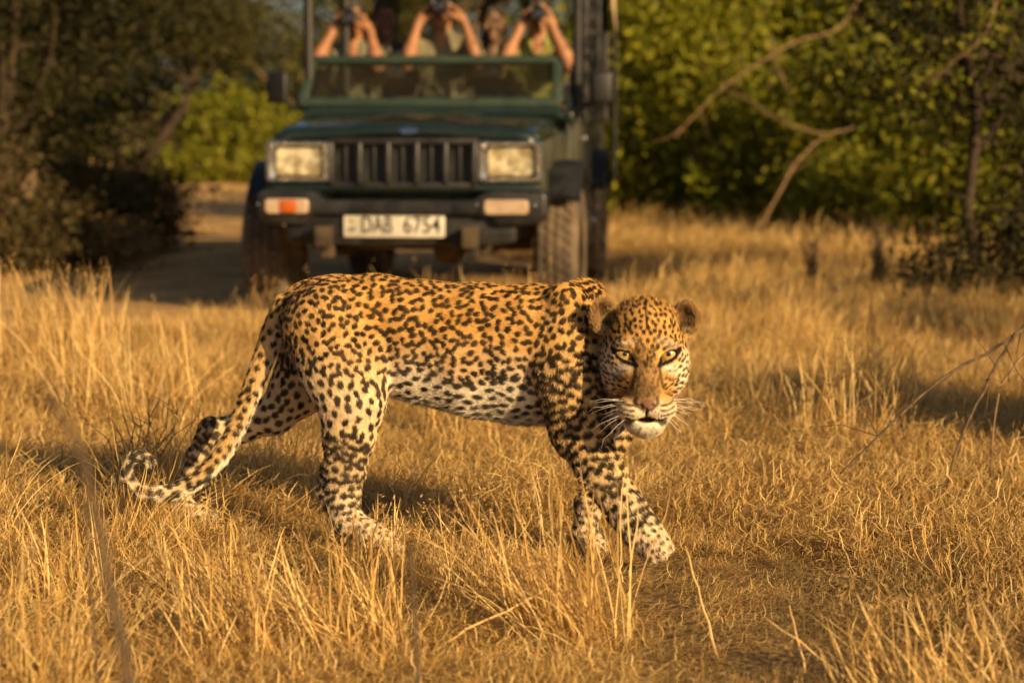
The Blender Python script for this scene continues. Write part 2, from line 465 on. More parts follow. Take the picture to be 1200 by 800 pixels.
plant('dry_shrub', 'small brown dry shrub on the verge between the dark bush and the track', 'shrub', -2.75, 14.9, bush_blobs(0.9, 0.32, 0.7, 7, 52, 0.2), 4500, 0.04, PAL_DRY,
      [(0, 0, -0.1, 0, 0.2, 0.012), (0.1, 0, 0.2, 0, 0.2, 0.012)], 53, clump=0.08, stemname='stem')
plant('yellow_green_bush', 'bright yellow green bush by the bend of the track left of the mirror', 'bush', -3.95, 31.5, bush_blobs(2.5, 1.35, 1.8, 13, 11, 0.1), 10000, 0.12, PAL_YG,
      [(0, 0, -0.3, 0, 0.8, 0.05), (0.2, 0, 0.5, 0, 0.8, 0.05)], 25, clump=0.22)
plant('far_tree', 'far olive tree under the small gap of sky', 'tree', -5.6, 43.0, bush_blobs(4.6, 3.2, 3, 15, 12, 0.1), 9000, 0.2, PAL_OLIVE,
      [(0, 0, 0, 0, 2.6, 0.14)], 26, clump=0.4, group='far trees beyond the bend of the track')
plant('far_tree', 'tall far tree left of the sky gap', 'tree', -9.2, 44.0, bush_blobs(5.6, 7.5, 4, 18, 13, 0.1), 10000, 0.22, PAL_OLIVE,
      [(0, 0, 0, 0, 5, 0.2)], 27, clump=0.45, group='far trees beyond the bend of the track')
plant('far_tree', 'far tree just right of the sky gap behind the front post', 'tree', -2.2, 45.0, bush_blobs(4.4, 5.0, 4, 15, 14, 0.1), 9000, 0.22, PAL_OLIVE,
      [(0, 0, 0, 0, 4, 0.16)], 28, clump=0.45, group='far trees beyond the bend of the track')
plant('thorn_tree', 'rounded thorn bush added outside the right edge to cast shade, nearer than the thorn tree', 'bush', 4.3, 7.3, bush_blobs(1.9, 1.9, 1.7, 14, 54, 0.1), 8000, 0.06, PAL_DARK,
      [(0, 0, -0.1, 0, 1.1, 0.05)], 55, bark=M_BARK_DARK, clump=0.15)  # unseen bush, added to throw a band of shade on the grass
# shrub just outside the right edge, carrying the dead twigs
plant('dry_shrub', 'half bare shrub just outside the right edge that carries the dead twigs', 'shrub', 2.05, 6.1,
      [(0, 0, 0.45, 0.30, 0.3, 0.18), (0.3, 0.1, 0.6, 0.35, 0.3, 0.25), (0.15, 0.0, 0.5, 0.3, 0.3, 0.2)], 7000, 0.04, PAL_DARK + PAL_DRY[:1],
      [(0, 0, -0.2, 0, 0.7, 0.014), (0.1, 0, 0.3, 0, 0.8, 0.014), (-0.1, 0, -0.3, 0.1, 0.6, 0.012)], 29, bark=M_BARK_DARK, clump=0.09, stemname='stem')

# more of the same wood beyond both edges of the view
for i, (x, y, h, lab) in enumerate([(-6.9, 16.8, 4.4, 'dense dark tree outside the left edge, nearest to the leaning trunk'), (-9.3, 20.5, 5.0, 'dense dark tree outside the left edge, farther than the nearest'),
                                    (-12.5, 26.0, 6.0, 'tall dark tree far outside the left edge'), (8.6, 23.0, 4.0, 'green tree outside the right edge, behind the thorn tree'), (11.6, 27.0, 5.0, 'tall green tree far outside the right edge')]):
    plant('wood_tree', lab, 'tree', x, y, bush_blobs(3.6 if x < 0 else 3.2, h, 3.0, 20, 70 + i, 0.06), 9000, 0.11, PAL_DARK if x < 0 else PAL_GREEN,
          [(0, 0, 0.1, 0, h * 0.6, 0.1)], 80 + i, clump=0.28, hollow=0.15)

# bare branches
M_TWIG = mat_noise('bare_twig', (0.12, 0.075, 0.04), (0.25, 0.16, 0.085), scale=30, rough=0.85, bump=0.5, spec=0.15, dist=0.004)
M_TWIG_DARK = mat_noise('dark_twig', (0.05, 0.033, 0.02), (0.13, 0.09, 0.055), scale=40, rough=0.85, bump=0.5, spec=0.15, dist=0.004)
def spline(pts, n):
    pts = [Vector(p) for p in pts]
    out = []
    for i in range(n):
        t = i / (n - 1) * (len(pts) - 1)
        k = min(int(t), len(pts) - 2); f = t - k
        p0 = pts[max(k - 1, 0)]; p1 = pts[k]; p2 = pts[k + 1]; p3 = pts[min(k + 2, len(pts) - 1)]
        out.append(0.5 * ((2 * p1) + (p2 - p0) * f + (2 * p0 - 5 * p1 + 4 * p2 - p3) * f * f + (3 * p1 - p0 - 3 * p2 + p3) * f ** 3))
    return out
def branch(name, label, cat, polys, mat, group=None, leaves=None, seed=0):
    """polys: list of (pixel path with depth, r0, r1)"""
    r = np.random.default_rng(seed)
    m = MB()
    for path, r0, r1 in polys:
        pts = spline([P(*q) for q in path], 14)
        pts = [p + Vector(r.normal(size=3) * r0 * 0.35) for p in pts]
        m.tube(pts, [r0 + (r1 - r0) * i / 13 for i in range(14)], 7)
        L_ = (pts[-1] - pts[0]).length
        for q in range(7):
            b = pts[r.integers(3, 13)]; d = (pts[-1] - pts[0]).normalized() * 0.6 + Vector(r.normal(size=3) * 0.6)
            m.tube([b, b + d * L_ * 0.07, b + d * L_ * 0.13 + Vector(r.normal(size=3) * L_ * 0.02)], [r1 * 0.7, r1 * 0.45, r1 * 0.2], 5)
    o = m.build(name, mat)
    tag(o, label, cat, group)
    if leaves:
        C = []
        for path, r0, r1 in polys:
            for p in spline([P(*q) for q in path], 40):
                for k in range(leaves): C.append(np.array(p) + r.normal(size=3) * 0.05)
        C = np.array(C); N = r.normal(size=C.shape); N /= np.linalg.norm(N, axis=1)[:, None]
        V, F, c = leaf_cards(C, N, 0.05, 0.5, np.array(PAL_YG)[r.integers(0, 4, len(C))], r)
        np_mesh('leaves', V, F, M_LEAF, o, smooth=False, col=c)
    return o
branch('dead_branch', 'long bare branch arching over the green thicket', 'branch',
       [([(1010, -10, 17.2), (985, 32, 17.0), (935, 48, 16.8), (880, 80, 16.6), (830, 118, 16.5), (792, 162, 16.4)], 0.010, 0.005)], M_TWIG, 'bare branches in the right hand thicket', seed=3)
branch('dead_branch', 'forked dead branch propped on the straw field', 'branch',
       [([(886, 282, 15.6), (905, 240, 15.6), (930, 195, 15.7), (962, 162, 15.8), (1000, 150, 16.0)], 0.012, 0.008),
        ([(975, 158, 15.8), (940, 152, 15.8), (905, 135, 15.9), (862, 110, 16.0)], 0.010, 0.005)], M_TWIG, 'bare branches in the right hand thicket', seed=4)
branch('leafy_branch', 'thin leafy twig rising beside the dark thorn tree', 'branch',
       [([(1075, 110, 11.2), (1110, 78, 11.1), (1150, 45, 11.0), (1168, 5, 11.0), (1172, -25, 11)], 0.012, 0.006)], M_TWIG, leaves=3, seed=5)
branch('dead_twig', 'dark bare twig running from the right edge down into the grass, upper one', 'twig',
       [([(1225, 350, 6.1), (1200, 382, 5.95), (1172, 405, 5.85), (1110, 440, 5.7), (1045, 496, 5.55), (985, 556, 5.4)], 0.0065, 0.003),
        ([(1190, 392, 5.9), (1165, 432, 5.8), (1140, 480, 5.7), (1115, 545, 5.6), (1108, 590, 5.55)], 0.0055, 0.003)], M_TWIG_DARK, 'dead twigs at the right edge', seed=6)
branch('dead_twig', 'short crooked twig in the grass at the right edge', 'twig',
       [([(1215, 400, 5.9), (1192, 425, 5.85), (1172, 455, 5.8), (1165, 500, 5.75), (1160, 560, 5.7)], 0.0045, 0.0025)], M_TWIG, 'dead twigs at the right edge', seed=7)
# ------------------------------------------------------------------ implicit surfaces (used for the animal and the people)
class Field:
    def __init__(s, lo, hi, res):
        s.lo = np.array(lo, np.float32); s.res = res
        s.n = np.ceil((np.array(hi) - s.lo) / res).astype(int) + 1
        s.f = np.full(s.n, 0.2, np.float32)
        s.ax = [s.lo[i] + np.arange(s.n[i], dtype=np.float32) * res for i in range(3)]
    def _box(s, lo, hi):
        a = np.clip(np.floor((np.array(lo) - s.lo) / s.res).astype(int), 0, s.n)
        b = np.clip(np.ceil((np.array(hi) - s.lo) / s.res).astype(int) + 1, 0, s.n)
        sl = tuple(slice(a[i], b[i]) for i in range(3))
        g = [s.ax[0][sl[0]][:, None, None], s.ax[1][sl[1]][None, :, None], s.ax[2][sl[2]][None, None, :]]
        return sl, g
    def _mix(s, sl, d, k, sub):
        a = s.f[sl]
        if sub:
            d = -d
            h = np.clip(0.5 - 0.5 * (d - a) / k, 0, 1)
            s.f[sl] = d + (a - d) * h + k * h * (1 - h)
        else:
            h = np.clip(0.5 + 0.5 * (d - a) / k, 0, 1)
            s.f[sl] = d + (a - d) * h - k * h * (1 - h)
    @staticmethod
    def dcone(X, Y, Z, a, b, ra, rb, sy):
        ax, ay, az = a; bx, by, bz = b[0] - a[0], (b[1] - a[1]) / sy, b[2] - a[2]
        px, py, pz = X - ax, (Y - ay) / sy, Z - az
        L = bx * bx + by * by + bz * bz + 1e-12
        h = np.clip((px * bx + py * by + pz * bz) / L, 0, 1)
        return np.sqrt((px - h * bx) ** 2 + (py - h * by) ** 2 + (pz - h * bz) ** 2) - (ra + (rb - ra) * h)
    def cone(s, a, b, ra, rb, k=0.02, sy=1.0, sub=False):
        a = np.array(a, np.float32); b = np.array(b, np.float32)
        m = max(ra, rb) * max(1, sy) + k + 3 * s.res
        sl, g = s._box(np.minimum(a, b) - m, np.maximum(a, b) + m)
        s._mix(sl, s.dcone(*g, a, b, ra, rb, sy).astype(np.float32), k, sub)
    def chain(s, pts, rs, k=0.02, sy=1.0):
        for i in range(len(pts) - 1): s.cone(pts[i], pts[i + 1], rs[i], rs[i + 1], k, sy)
    @staticmethod
    def dell(X, Y, Z, c, r, Rm):
        x, y, z = X - c[0], Y - c[1], Z - c[2]
        q = [(Rm[0][i] * x + Rm[1][i] * y + Rm[2][i] * z) / r[i] for i in range(3)]
        k0 = np.sqrt(q[0] ** 2 + q[1] ** 2 + q[2] ** 2)
        k1 = np.sqrt((q[0] / r[0]) ** 2 + (q[1] / r[1]) ** 2 + (q[2] / r[2]) ** 2) + 1e-6
        return k0 * (k0 - 1) / k1
    def ell(s, c, r, k=0.02, Rm=None, sub=False):
        Rm = np.eye(3) if Rm is None else np.array(Rm)
        c = np.array(c, np.float32); m = max(r) + k + 3 * s.res
        sl, g = s._box(c - m, c + m)
        s._mix(sl, s.dell(*g, c, r, Rm).astype(np.float32), k, sub)
    def mesh(s, iso=0.0):
        f = s.f - iso
        ins = f < 0
        c = np.zeros(tuple(s.n - 1), np.int8)
        for dx in (0, 1):
            for dy in (0, 1):
                for dz in (0, 1):
                    c += ins[dx:s.n[0] - 1 + dx, dy:s.n[1] - 1 + dy, dz:s.n[2] - 1 + dz]
        act = np.argwhere((c > 0) & (c < 8))
        idx = np.full(tuple(s.n - 1), -1, np.int32)
        idx[act[:, 0], act[:, 1], act[:, 2]] = np.arange(len(act), dtype=np.int32)
        corners = [(dx, dy, dz) for dx in (0, 1) for dy in (0, 1) for dz in (0, 1)]
        val = {q: f[act[:, 0] + q[0], act[:, 1] + q[1], act[:, 2] + q[2]] for q in corners}
        acc = np.zeros((len(act), 3)); cnt = np.zeros(len(act))
        for q in corners:
            for axn in range(3):
                if q[axn]: continue
                q2 = list(q); q2[axn] = 1; q2 = tuple(q2)
                a, b = val[q], val[q2]
                cr = (a < 0) != (b < 0)
                t = np.where(cr, a / np.where(cr, a - b, 1), 0)
                p = np.tile(np.array(q, float), (len(act), 1)); p[:, axn] += t
                acc[cr] += p[cr]; cnt += cr
        V = s.lo + (act + acc / np.maximum(cnt, 1)[:, None]) * s.res
        quads = []
        for axn in range(3):
            o1, o2 = [(1, 2), (2, 0), (0, 1)][axn]
            sl0 = [slice(None)] * 3; sl1 = [slice(None)] * 3
            sl0[axn] = slice(0, -1); sl1[axn] = slice(1, None)
            A = ins[tuple(sl0)]; B = ins[tuple(sl1)]
            e = np.argwhere(A != B)
            ok = np.all(e > 0, axis=1) & np.all(e < (s.n - 1), axis=1)
            e = e[ok]
            flip = A[e[:, 0], e[:, 1], e[:, 2]]
            def at(d1, d2):
                q = e.copy(); q[:, o1] -= d1; q[:, o2] -= d2
                return idx[q[:, 0], q[:, 1], q[:, 2]]
            Q = np.stack([at(1, 1), at(0, 1), at(0, 0), at(1, 0)], 1)
            Q[~flip] = Q[~flip][:, ::-1]
            quads.append(Q)
        return V, np.concatenate(quads)

def vert_normals(V, F):
    fn = np.cross(V[F[:, 2]] - V[F[:, 0]], V[F[:, 3]] - V[F[:, 1]])
    N = np.zeros_like(V)
    for i in range(4): np.add.at(N, F[:, i], fn)
    return N / (np.linalg.norm(N, axis=1)[:, None] + 1e-12), np.linalg.norm(fn, axis=1) * 0.5
# ------------------------------------------------------------------ safari vehicle
M_PAINT = mat_noise('dark_green_paint', (0.005, 0.013, 0.010), (0.012, 0.021, 0.016), scale=3.0, rough=0.18, rough2=0.36, coat=0.5, detail=7, lo=0.3, hi=0.75)
M_FRAME = mat_noise('faded_green_paint', (0.020, 0.038, 0.026), (0.042, 0.058, 0.040), scale=6.0, rough=0.3, rough2=0.5, coat=0.4, detail=6, lo=0.3, hi=0.75)
M_DUSTY = mat_noise('dusty_green_paint', (0.018, 0.026, 0.018), (0.085, 0.068, 0.040), scale=2.6, rough=0.45, rough2=0.8, coat=0.15, detail=8, lo=0.3, hi=0.8)
M_BLACK = mat_noise('black_plastic', (0.006, 0.0065, 0.007), (0.016, 0.0155, 0.015), scale=9, rough=0.34, rough2=0.65, detail=6)
M_MIRROR = mat_noise('mirror_black', (0.002, 0.002, 0.002), (0.004, 0.004, 0.004), scale=9, rough=0.5)
M_STEEL = mat_noise('black_painted_steel', (0.008, 0.008, 0.0085), (0.024, 0.021, 0.018), scale=12, rough=0.38, rough2=0.6, metal=0.1, detail=6)
M_UNDER = mat_noise('dusty_underbody', (0.02, 0.016, 0.012), (0.12, 0.085, 0.05), scale=7, rough=0.85, rough2=0.95, detail=7, spec=0.2)
M_CHROME = mat_noise('chrome', (0.60, 0.60, 0.62), (0.75, 0.74, 0.72), scale=20, rough=0.14, rough2=0.3, metal=1.0)
M_TYRE = mat_noise('dusty_tyre', (0.035, 0.030, 0.026), (0.20, 0.145, 0.09), scale=7, rough=0.85, rough2=0.95, bump=0.4, detail=8, lo=0.3, hi=0.72, spec=0.2, dist=0.006)
M_RIM = mat_noise('dusty_rim', (0.12, 0.11, 0.10), (0.28, 0.22, 0.15), scale=8, rough=0.5, metal=0.4)
M_CANVAS = mat_noise('tan_canvas', (0.46, 0.33, 0.20), (0.60, 0.45, 0.29), scale=40, rough=0.9, bump=0.3, spec=0.15)
M_SEAT = mat_noise('seat_vinyl', (0.018, 0.018, 0.018), (0.04, 0.036, 0.03), scale=14, rough=0.55)
M_PLATE = mat_noise('plate_white', (0.46, 0.43, 0.36), (0.60, 0.56, 0.48), scale=10, rough=0.45, detail=6)
M_INK, _n, _l, _b = mat_new('plate_black'); _b.inputs['Base Color'].default_value = (0.03, 0.028, 0.025, 1); _b.inputs['Roughness'].default_value = 0.5
M_GOLDINK, _n, _l, _b = mat_new('plate_emblem_ochre'); _b.inputs['Base Color'].default_value = (0.30, 0.24, 0.08, 1); _b.inputs['Roughness'].default_value = 0.5
def mat_glass(name, tint, rough=0.03, dirt=0.12, dirtcol=(0.35, 0.28, 0.18)):
    m, n, l, b = mat_new(name)
    b.inputs['Base Color'].default_value = (*tint, 1); b.inputs['Transmission Weight'].default_value = 1.0
    b.inputs['IOR'].default_value = 1.2; b.inputs['Roughness'].default_value = rough; b.inputs['Specular IOR Level'].default_value = 0.9
    df = n.new('ShaderNodeBsdfDiffuse'); df.inputs[0].default_value = (*dirtcol, 1)
    mx = n.new('ShaderNodeMixShader'); nz = n.new('ShaderNodeTexNoise'); nz.inputs['Scale'].default_value = 5; nz.inputs['Detail'].default_value = 6
    mr = n.new('ShaderNodeMapRange'); mr.inputs[3].default_value = dirt * 0.4; mr.inputs[4].default_value = dirt * 1.6
    tc = n.new('ShaderNodeTexCoord'); l.new(tc.outputs['Object'], nz.inputs[0]); l.new(nz.outputs[0], mr.inputs[0]); l.new(mr.outputs[0], mx.inputs[0])
    l.new(b.outputs[0], mx.inputs[1]); l.new(df.outputs[0], mx.inputs[2]); l.new(mx.outputs[0], n['Material Output'].inputs[0])
    return m
M_GLASS = mat_glass('windscreen_glass', (0.42, 0.48, 0.44), dirt=0.025)
M_LENS = mat_glass('headlight_glass', (0.98, 0.95, 0.85), rough=0.05, dirt=0.10, dirtcol=(0.75, 0.66, 0.45))
M_REFL = mat_noise('reflector', (0.34, 0.27, 0.13), (0.95, 0.90, 0.74), scale=9, rough=0.25, metal=0.0, lo=0.42, hi=0.58, detail=2)  # bright and dull streaks put the bowl's reflections into its colour
M_AMBER, _n, _l, _b = mat_new('amber_lens'); _b.inputs['Base Color'].default_value = (0.42, 0.09, 0.012, 1); _b.inputs['Roughness'].default_value = 0.18; _b.inputs['Coat Weight'].default_value = 0.7
M_CLEAR = mat_noise('milky_lens', (0.36, 0.25, 0.175), (0.48, 0.36, 0.26), scale=14, rough=0.2, coat=0.6)

VY, VYAW = 11.25, R(-6.0)
VX = P(474, 200, VY).x
veh = empty('safari_jeep', (VX, VY, 0.0), VYAW)
tag(veh, 'dark green open safari jeep with dusty tyres parked on the track facing the leopard', 'jeep')

def text_mesh(name, txt, size, mat, parent, loc, align='CENTER', sx=1.0):
    cu = bpy.data.curves.new(name, 'FONT'); cu.body = txt; cu.size = size; cu.align_x = align; cu.align_y = 'CENTER'; cu.extrude = 0.0015; cu.offset = 0.0007
    t = bpy.data.objects.new(name, cu)
    me = bpy.data.meshes.new_from_object(t)
    bpy.data.objects.remove(t); bpy.data.curves.remove(cu)
    me.name = name; me.materials.clear(); me.materials.append(mat)
    o = bpy.data.objects.new(name, me); COL.objects.link(o); o.parent = parent
    o.location = loc; o.rotation_euler = (math.pi / 2, 0, 0); o.scale = (sx, 1, 1)
    return o

def build_vehicle(v):
    # bonnet: loft of cross sections from the nose to the cowl
    secs = []
    for y, top, wd, drop in [(-0.005, 0.915, 0.70, 0.0), (0.0, 0.945, 0.715, 0.0), (0.03, 0.968, 0.722, 0.0), (0.12, 0.985, 0.728, 0), (0.45, 1.005, 0.735, 0), (0.9, 1.02, 0.74, 0), (1.22, 1.03, 0.745, 0)]:
        sec = []
        for t in np.linspace(-1, 1, 25):
            a = abs(t)
            cr = 0.022 * (1 - smooth01(0.28, 0.42, a)) if y > 0.05 else 0.010 * (1 - smooth01(0.28, 0.42, a))
            e = max(0, (a - 0.86) / 0.14)
            sec.append((t * wd - math.copysign(0.0, t), y, top + cr - 0.012 * a * a - 0.085 * e ** 2.2))
        secs.append(sec)
    m = MB(); m.loft(secs)
    lower = [[(p[0], p[1] + 0.01, p[2] - 0.03) for p in s_] for s_ in secs]
    hood = m.build('bonnet', M_PAINT, v, 50)
    sol = hood.modifiers.new('t', 'SOLIDIFY'); sol.thickness = 0.02; sol.offset = -1
    m = MB(); m.lathe([(0.001, 0.0), (0.03, -0.002), (0.045, 0.0), (0.046, 0.012), (0.03, 0.014)], axis='y', n=28)
    bd = m.build('badge', M_CHROME, hood); bd.location = (0.02, -0.004, 0.950); bd.scale = (1.15, 1, 0.48); bd.rotation_euler = (R(-35), 0, 0)
    # side panels of the engine bay
    for s in (-1, 1):
        m = MB(); m.prism([(0.0, 0.62), (0.0, 0.885), (1.25, 0.945), (1.25, 0.50), (1.05, 0.50), (0.98, 0.74), (0.25, 0.74), (0.2, 0.62)], s * 0.700, s * 0.738, 'x', 0.006)
        m.build('wing_panel', M_DUSTY if s > 0 else M_PAINT, v)
        # wheel arch flare
        secs = []
        for a in np.linspace(R(146), R(-4), 14):
            cx, cz = 0.60 + 0.43 * math.cos(a), 0.345 + 0.43 * math.sin(a)
            secs.append([(s * 0.70, cx, cz), (s * 0.82, cx, cz + 0.012), (s * 0.905, cx, cz), (s * 0.912, cx, cz - 0.03), (s * 0.895, 0.60 + 0.40 * math.cos(a), 0.345 + 0.40 * math.sin(a)), (s * 0.70, 0.60 + 0.40 * math.cos(a), 0.345 + 0.40 * math.sin(a))])
        m = MB(); m.loft(secs, close=True); m.build('wheel_arch', M_BLACK, v)
    # front panel, recessed behind grille and lamps
    m = MB(); m.box((0, 0.06, 0.765), (1.40, 0.06, 0.33), bev=0.01); m.build('front_panel', M_PAINT, v)
    m = MB(); m.box((0, 0.02, 0.648), (1.42, 0.08, 0.04), bev=0.012); m.build('lower_valance', M_PAINT, v)
    # grille
    g = MB()
    g.box((-0.01, 0.0, 0.891), (0.80, 0.055, 0.035), bev=0.01); g.box((-0.01, 0.0, 0.660), (0.80, 0.055, 0.034), bev=0.01)
    grille = g.build('grille', M_BLACK, v)
    g = MB(); g.box((-0.01, 0.026, 0.775), (0.78, 0.012, 0.22)); g.build('grille_mesh', M_BLACK, grille)
    for i in range(6):
        g = MB(); x = -0.01 + (i - 2.5) * 0.152
        g.box((0, -0.010, 0), (0.040, 0.055, 0.232), bev=0.016, seg=3)
        b = g.build('bar', M_BLACK, grille); b.location = (x, 0, 0.775)
    for i in range(5):
        g = MB(); x = -0.01 + (i - 2) * 0.152
        g.box((0, 0.008, 0), (0.016, 0.02, 0.205), bev=0.006)
        b = g.build('thin_bar', M_BLACK, grille); b.location = (x, 0, 0.775)
    # headlights
    def rrect(w, h, r_, n=5):
        out = []
        for cx, cz, a0 in ((w / 2 - r_, h / 2 - r_, 0), (-w / 2 + r_, h / 2 - r_, 90), (-w / 2 + r_, -h / 2 + r_, 180), (w / 2 - r_, -h / 2 + r_, 270)):
            for k in range(n): 
                a = R(a0 + 90 * k / (n - 1)); out.append((cx + r_ * math.cos(a), cz + r_ * math.sin(a)))
        return out
    for s in (-1, 1):
        cx, cz = s * 0.563, 0.785
        secs = []
        for (w, h, rr_, y) in [(0.345, 0.214, 0.022, 0.03), (0.345, 0.214, 0.022, -0.03), (0.335, 0.204, 0.020, -0.040), (0.300, 0.184, 0.018, -0.040), (0.272, 0.170, 0.022, -0.024)]:
            secs.append([(cx + a, y, cz + b) for a, b in rrect(w, h, rr_)])
        hl = empty('headlight'); hl.parent = v
        m = MB(); m.loft(secs, close=True, cap=False); m.build('bezel', M_CHROME, hl)
        m = MB(); m.loft([[(cx + a, y, cz + b) for a, b in rrect(w, h, 0.022)] for w, h, y in ((0.273, 0.171, -0.023), (0.262, 0.164, -0.018), (0.246, 0.150, -0.012), (0.240, 0.146, 0.006))], close=True, cap=False); m.build('gasket', M_BLACK, hl)
        m = MB(); secs = []
        for t in np.linspace(0.02, 1, 8): secs.append([(cx + a * t, 0.022 - 0.02 * t * t, cz + b * t) for a, b in rrect(0.242, 0.150, 0.030)])
        m.loft(secs, close=True, cap=False); m.build('reflector', M_REFL, hl)
        m = MB(); m.lathe([(0.001, -0.012), (0.012, -0.010), (0.016, 0.0), (0.016, 0.01)], c=(cx, 0.014, cz), axis='y', n=16); m.build('bulb', M_CLEAR, hl)
        m = MB(); secs = []
        for t, y in [(1.0, 0.002), (0.97, -0.010), (0.8, -0.018), (0.5, -0.022), (0.02, -0.024)]: secs.append([(cx + a * t, y, cz + b * t) for a, b in rrect(0.240, 0.146, 0.028)])
        m.loft(secs, close=True, cap=False); m.build('lens', M_LENS, hl)
    # bumper: dipped in the middle, lamp pods at both ends, plate apron below
    prof = [(-0.765, 0.52), (-0.765, 0.615), (-0.735, 0.640), (-0.50, 0.640), (-0.455, 0.630), (-0.40, 0.588), (0.38, 0.588), (0.44, 0.630), (0.50, 0.640), (0.735, 0.640), (0.765, 0.615), (0.765, 0.52), (0.73, 0.465), (0.50, 0.455), (0.46, 0.51), (-0.46, 0.51), (-0.50, 0.455), (-0.73, 0.465)]
    m = MB(); m.prism(prof, -0.15, 0.02, 'y', 0.018, 3); bump = m.build('bumper', M_BLACK, v)
    m = MB(); m.prism([(-0.62, 0.372), (-0.52, 0.352), (0.50, 0.352), (0.60, 0.372), (0.60, 0.47), (0.49, 0.515), (-0.49, 0.515), (-0.62, 0.47)], -0.105, -0.02, 'y', 0.012); m.build('apron', M_STEEL, bump)
    for x in (-0.29, 0.36):
        m = MB(); m.tube([(x, -0.13, 0.53), (x, -0.158, 0.53)], 0.013, 10); m.build('bolt', M_STEEL, bump)
    for s, x, w in ((-1, -0.60, 0.250), (1, 0.553, 0.250)):
        m = MB(); secs = []
        for (k, y) in [(1.1, -0.146), (1.1, -0.158), (1.0, -0.160), (0.97, -0.148)]: secs.append([(x + a * k, y, 0.555 + b * (k + (0.04 if k > 1 else 0))) for a, b in rrect(w, 0.085, 0.025)])
        m.loft(secs, close=True, cap=False); bz = m.build('turn_signal', M_STEEL, v)
        m = MB(); m.loft([[(x + a * k, y, 0.555 + b * k) for a, b in rrect(w * 0.94, 0.078, 0.022)] for k, y in ((1, -0.147), (1, -0.157), (0.92, -0.164), (0.02, -0.166))], close=True, cap=False); m.build('lens', M_CLEAR, bz)
        if s < 0:
            m = MB(); m.box((x + 0.01, -0.166, 0.555), (0.088, 0.010, 0.066), bev=0.008); m.build('amber_lens', M_AMBER, bz)
        for dx in (-1, 1) if s > 0 else (-1,):
            m = MB(); m.lathe([(0.001, -0.160), (0.007, -0.158), (0.009, -0.154), (0.009, -0.146)], c=(x + dx * w * 0.60, 0, 0.565), axis='y', n=14); m.build('screw', M_CHROME, bz)
    # number plate
    m = MB(); m.box((-0.037, -0.121, 0.457), (0.535, 0.012, 0.128), bev=0.005); pl = m.build('number_plate', M_PLATE, v)
    text_mesh('plate_characters', 'DAB', 0.122, M_INK, pl, (-0.128, -0.1285, 0.455), sx=0.70)
    text_mesh('plate_characters', '6754', 0.122, M_INK, pl, (0.110, -0.1285, 0.455), sx=0.82)
    text_mesh('province_letters', 'CP', 0.036, M_INK, pl, (-0.262, -0.1285, 0.432), sx=0.85)
    m = MB(); m.lathe([(0.0005, -0.0015), (0.013, -0.0015), (0.013, 0.0)], axis='y', n=18); e = m.build('plate_emblem', M_GOLDINK, pl); e.location = (-0.262, -0.1272, 0.478)
    # under the bumper
    m = MB(); m.tube([(-0.62, 0.58, 0.33), (0.62, 0.58, 0.33)], 0.045, 10); m.lathe([(0.02, -0.1), (0.11, -0.07), (0.13, 0), (0.11, 0.07), (0.02, 0.1)], c=(0.16, 0.58, 0.33), axis='x', n=16)
    m.build('front_axle', M_UNDER, v)
    for x in (-0.40, 0.37):
        m = MB(); m.box((x, 0.25, 0.40), (0.075, 1.0, 0.11), bev=0.01); m.box((x, -0.06, 0.33), (0.07, 0.09, 0.10), bev=0.015); m.build('chassis_horn', M_UNDER, v)
        m = MB()
        for k in range(4): m.box((x, 0.58, 0.285 - k * 0.014 + 0.03), (0.07, 1.0 - 0.16 * k, 0.012))
        m.build('leaf_spring', M_UNDER, v)
    m = MB(); m.box((0, 2.2, 0.42), (1.30, 3.6, 0.12), bev=0.02); m.box((0.02, 0.3, 0.47), (0.62, 0.4, 0.10), bev=0.03); m.build('underbody', M_UNDER, v)
    # wheels
    def wheel():
        w = empty('wheel')
        m = MB()
        m.lathe([(0.20, -0.105), (0.235, -0.118), (0.30, -0.116), (0.330, -0.100), (0.338, -0.085), (0.331, -0.05), (0.338, -0.045), (0.338, -0.006), (0.330, -0.003), (0.330, 0.003), (0.338, 0.006), (0.338, 0.045), (0.331, 0.05), (0.338, 0.085), (0.330, 0.100), (0.30, 0.116), (0.235, 0.118), (0.20, 0.105)], axis='x', n=48)
        for k in range(40):
            a = 2 * math.pi * k / 40
            for x, dd in ((-0.068, 0), (-0.024, 0.5), (0.024, 0), (0.068, 0.5)):
                aa = a + dd * 2 * math.pi / 40
                m.box((x, 0.338 * math.cos(aa), 0.338 * math.sin(aa)), (0.034, 0.014, 0.030), rot=(aa, 0, 0))
        m.build('tyre', M_TYRE, w)
        m = MB(); m.lathe([(0.205, -0.10), (0.195, -0.085), (0.17, -0.05), (0.16, 0.02), (0.12, 0.05), (0.06, 0.055), (0.055, 0.09), (0.001, 0.095)], axis='x', n=32)
        for k in range(5):
            a = 2 * math.pi * k / 5; m.tube([(0.045, 0.09 * math.cos(a), 0.09 * math.sin(a)), (0.065, 0.09 * math.cos(a), 0.09 * math.sin(a))], 0.011, 6)
        m.build('rim', M_RIM, w)
        return w
    w0 = wheel(); w0.parent = v; w0.location = (0.775, 0.60, 0.283); w0.scale = (1.04, 1.09, 1.09)
    for (x, y, rz) in [(-0.825, 0.60, math.pi), (0.735, 3.25, 0), (-0.735, 3.25, math.pi)]:
        w = copy_tree(w0, v); w.location = (x, y, 0.283); w.rotation_euler = (0, 0, rz)
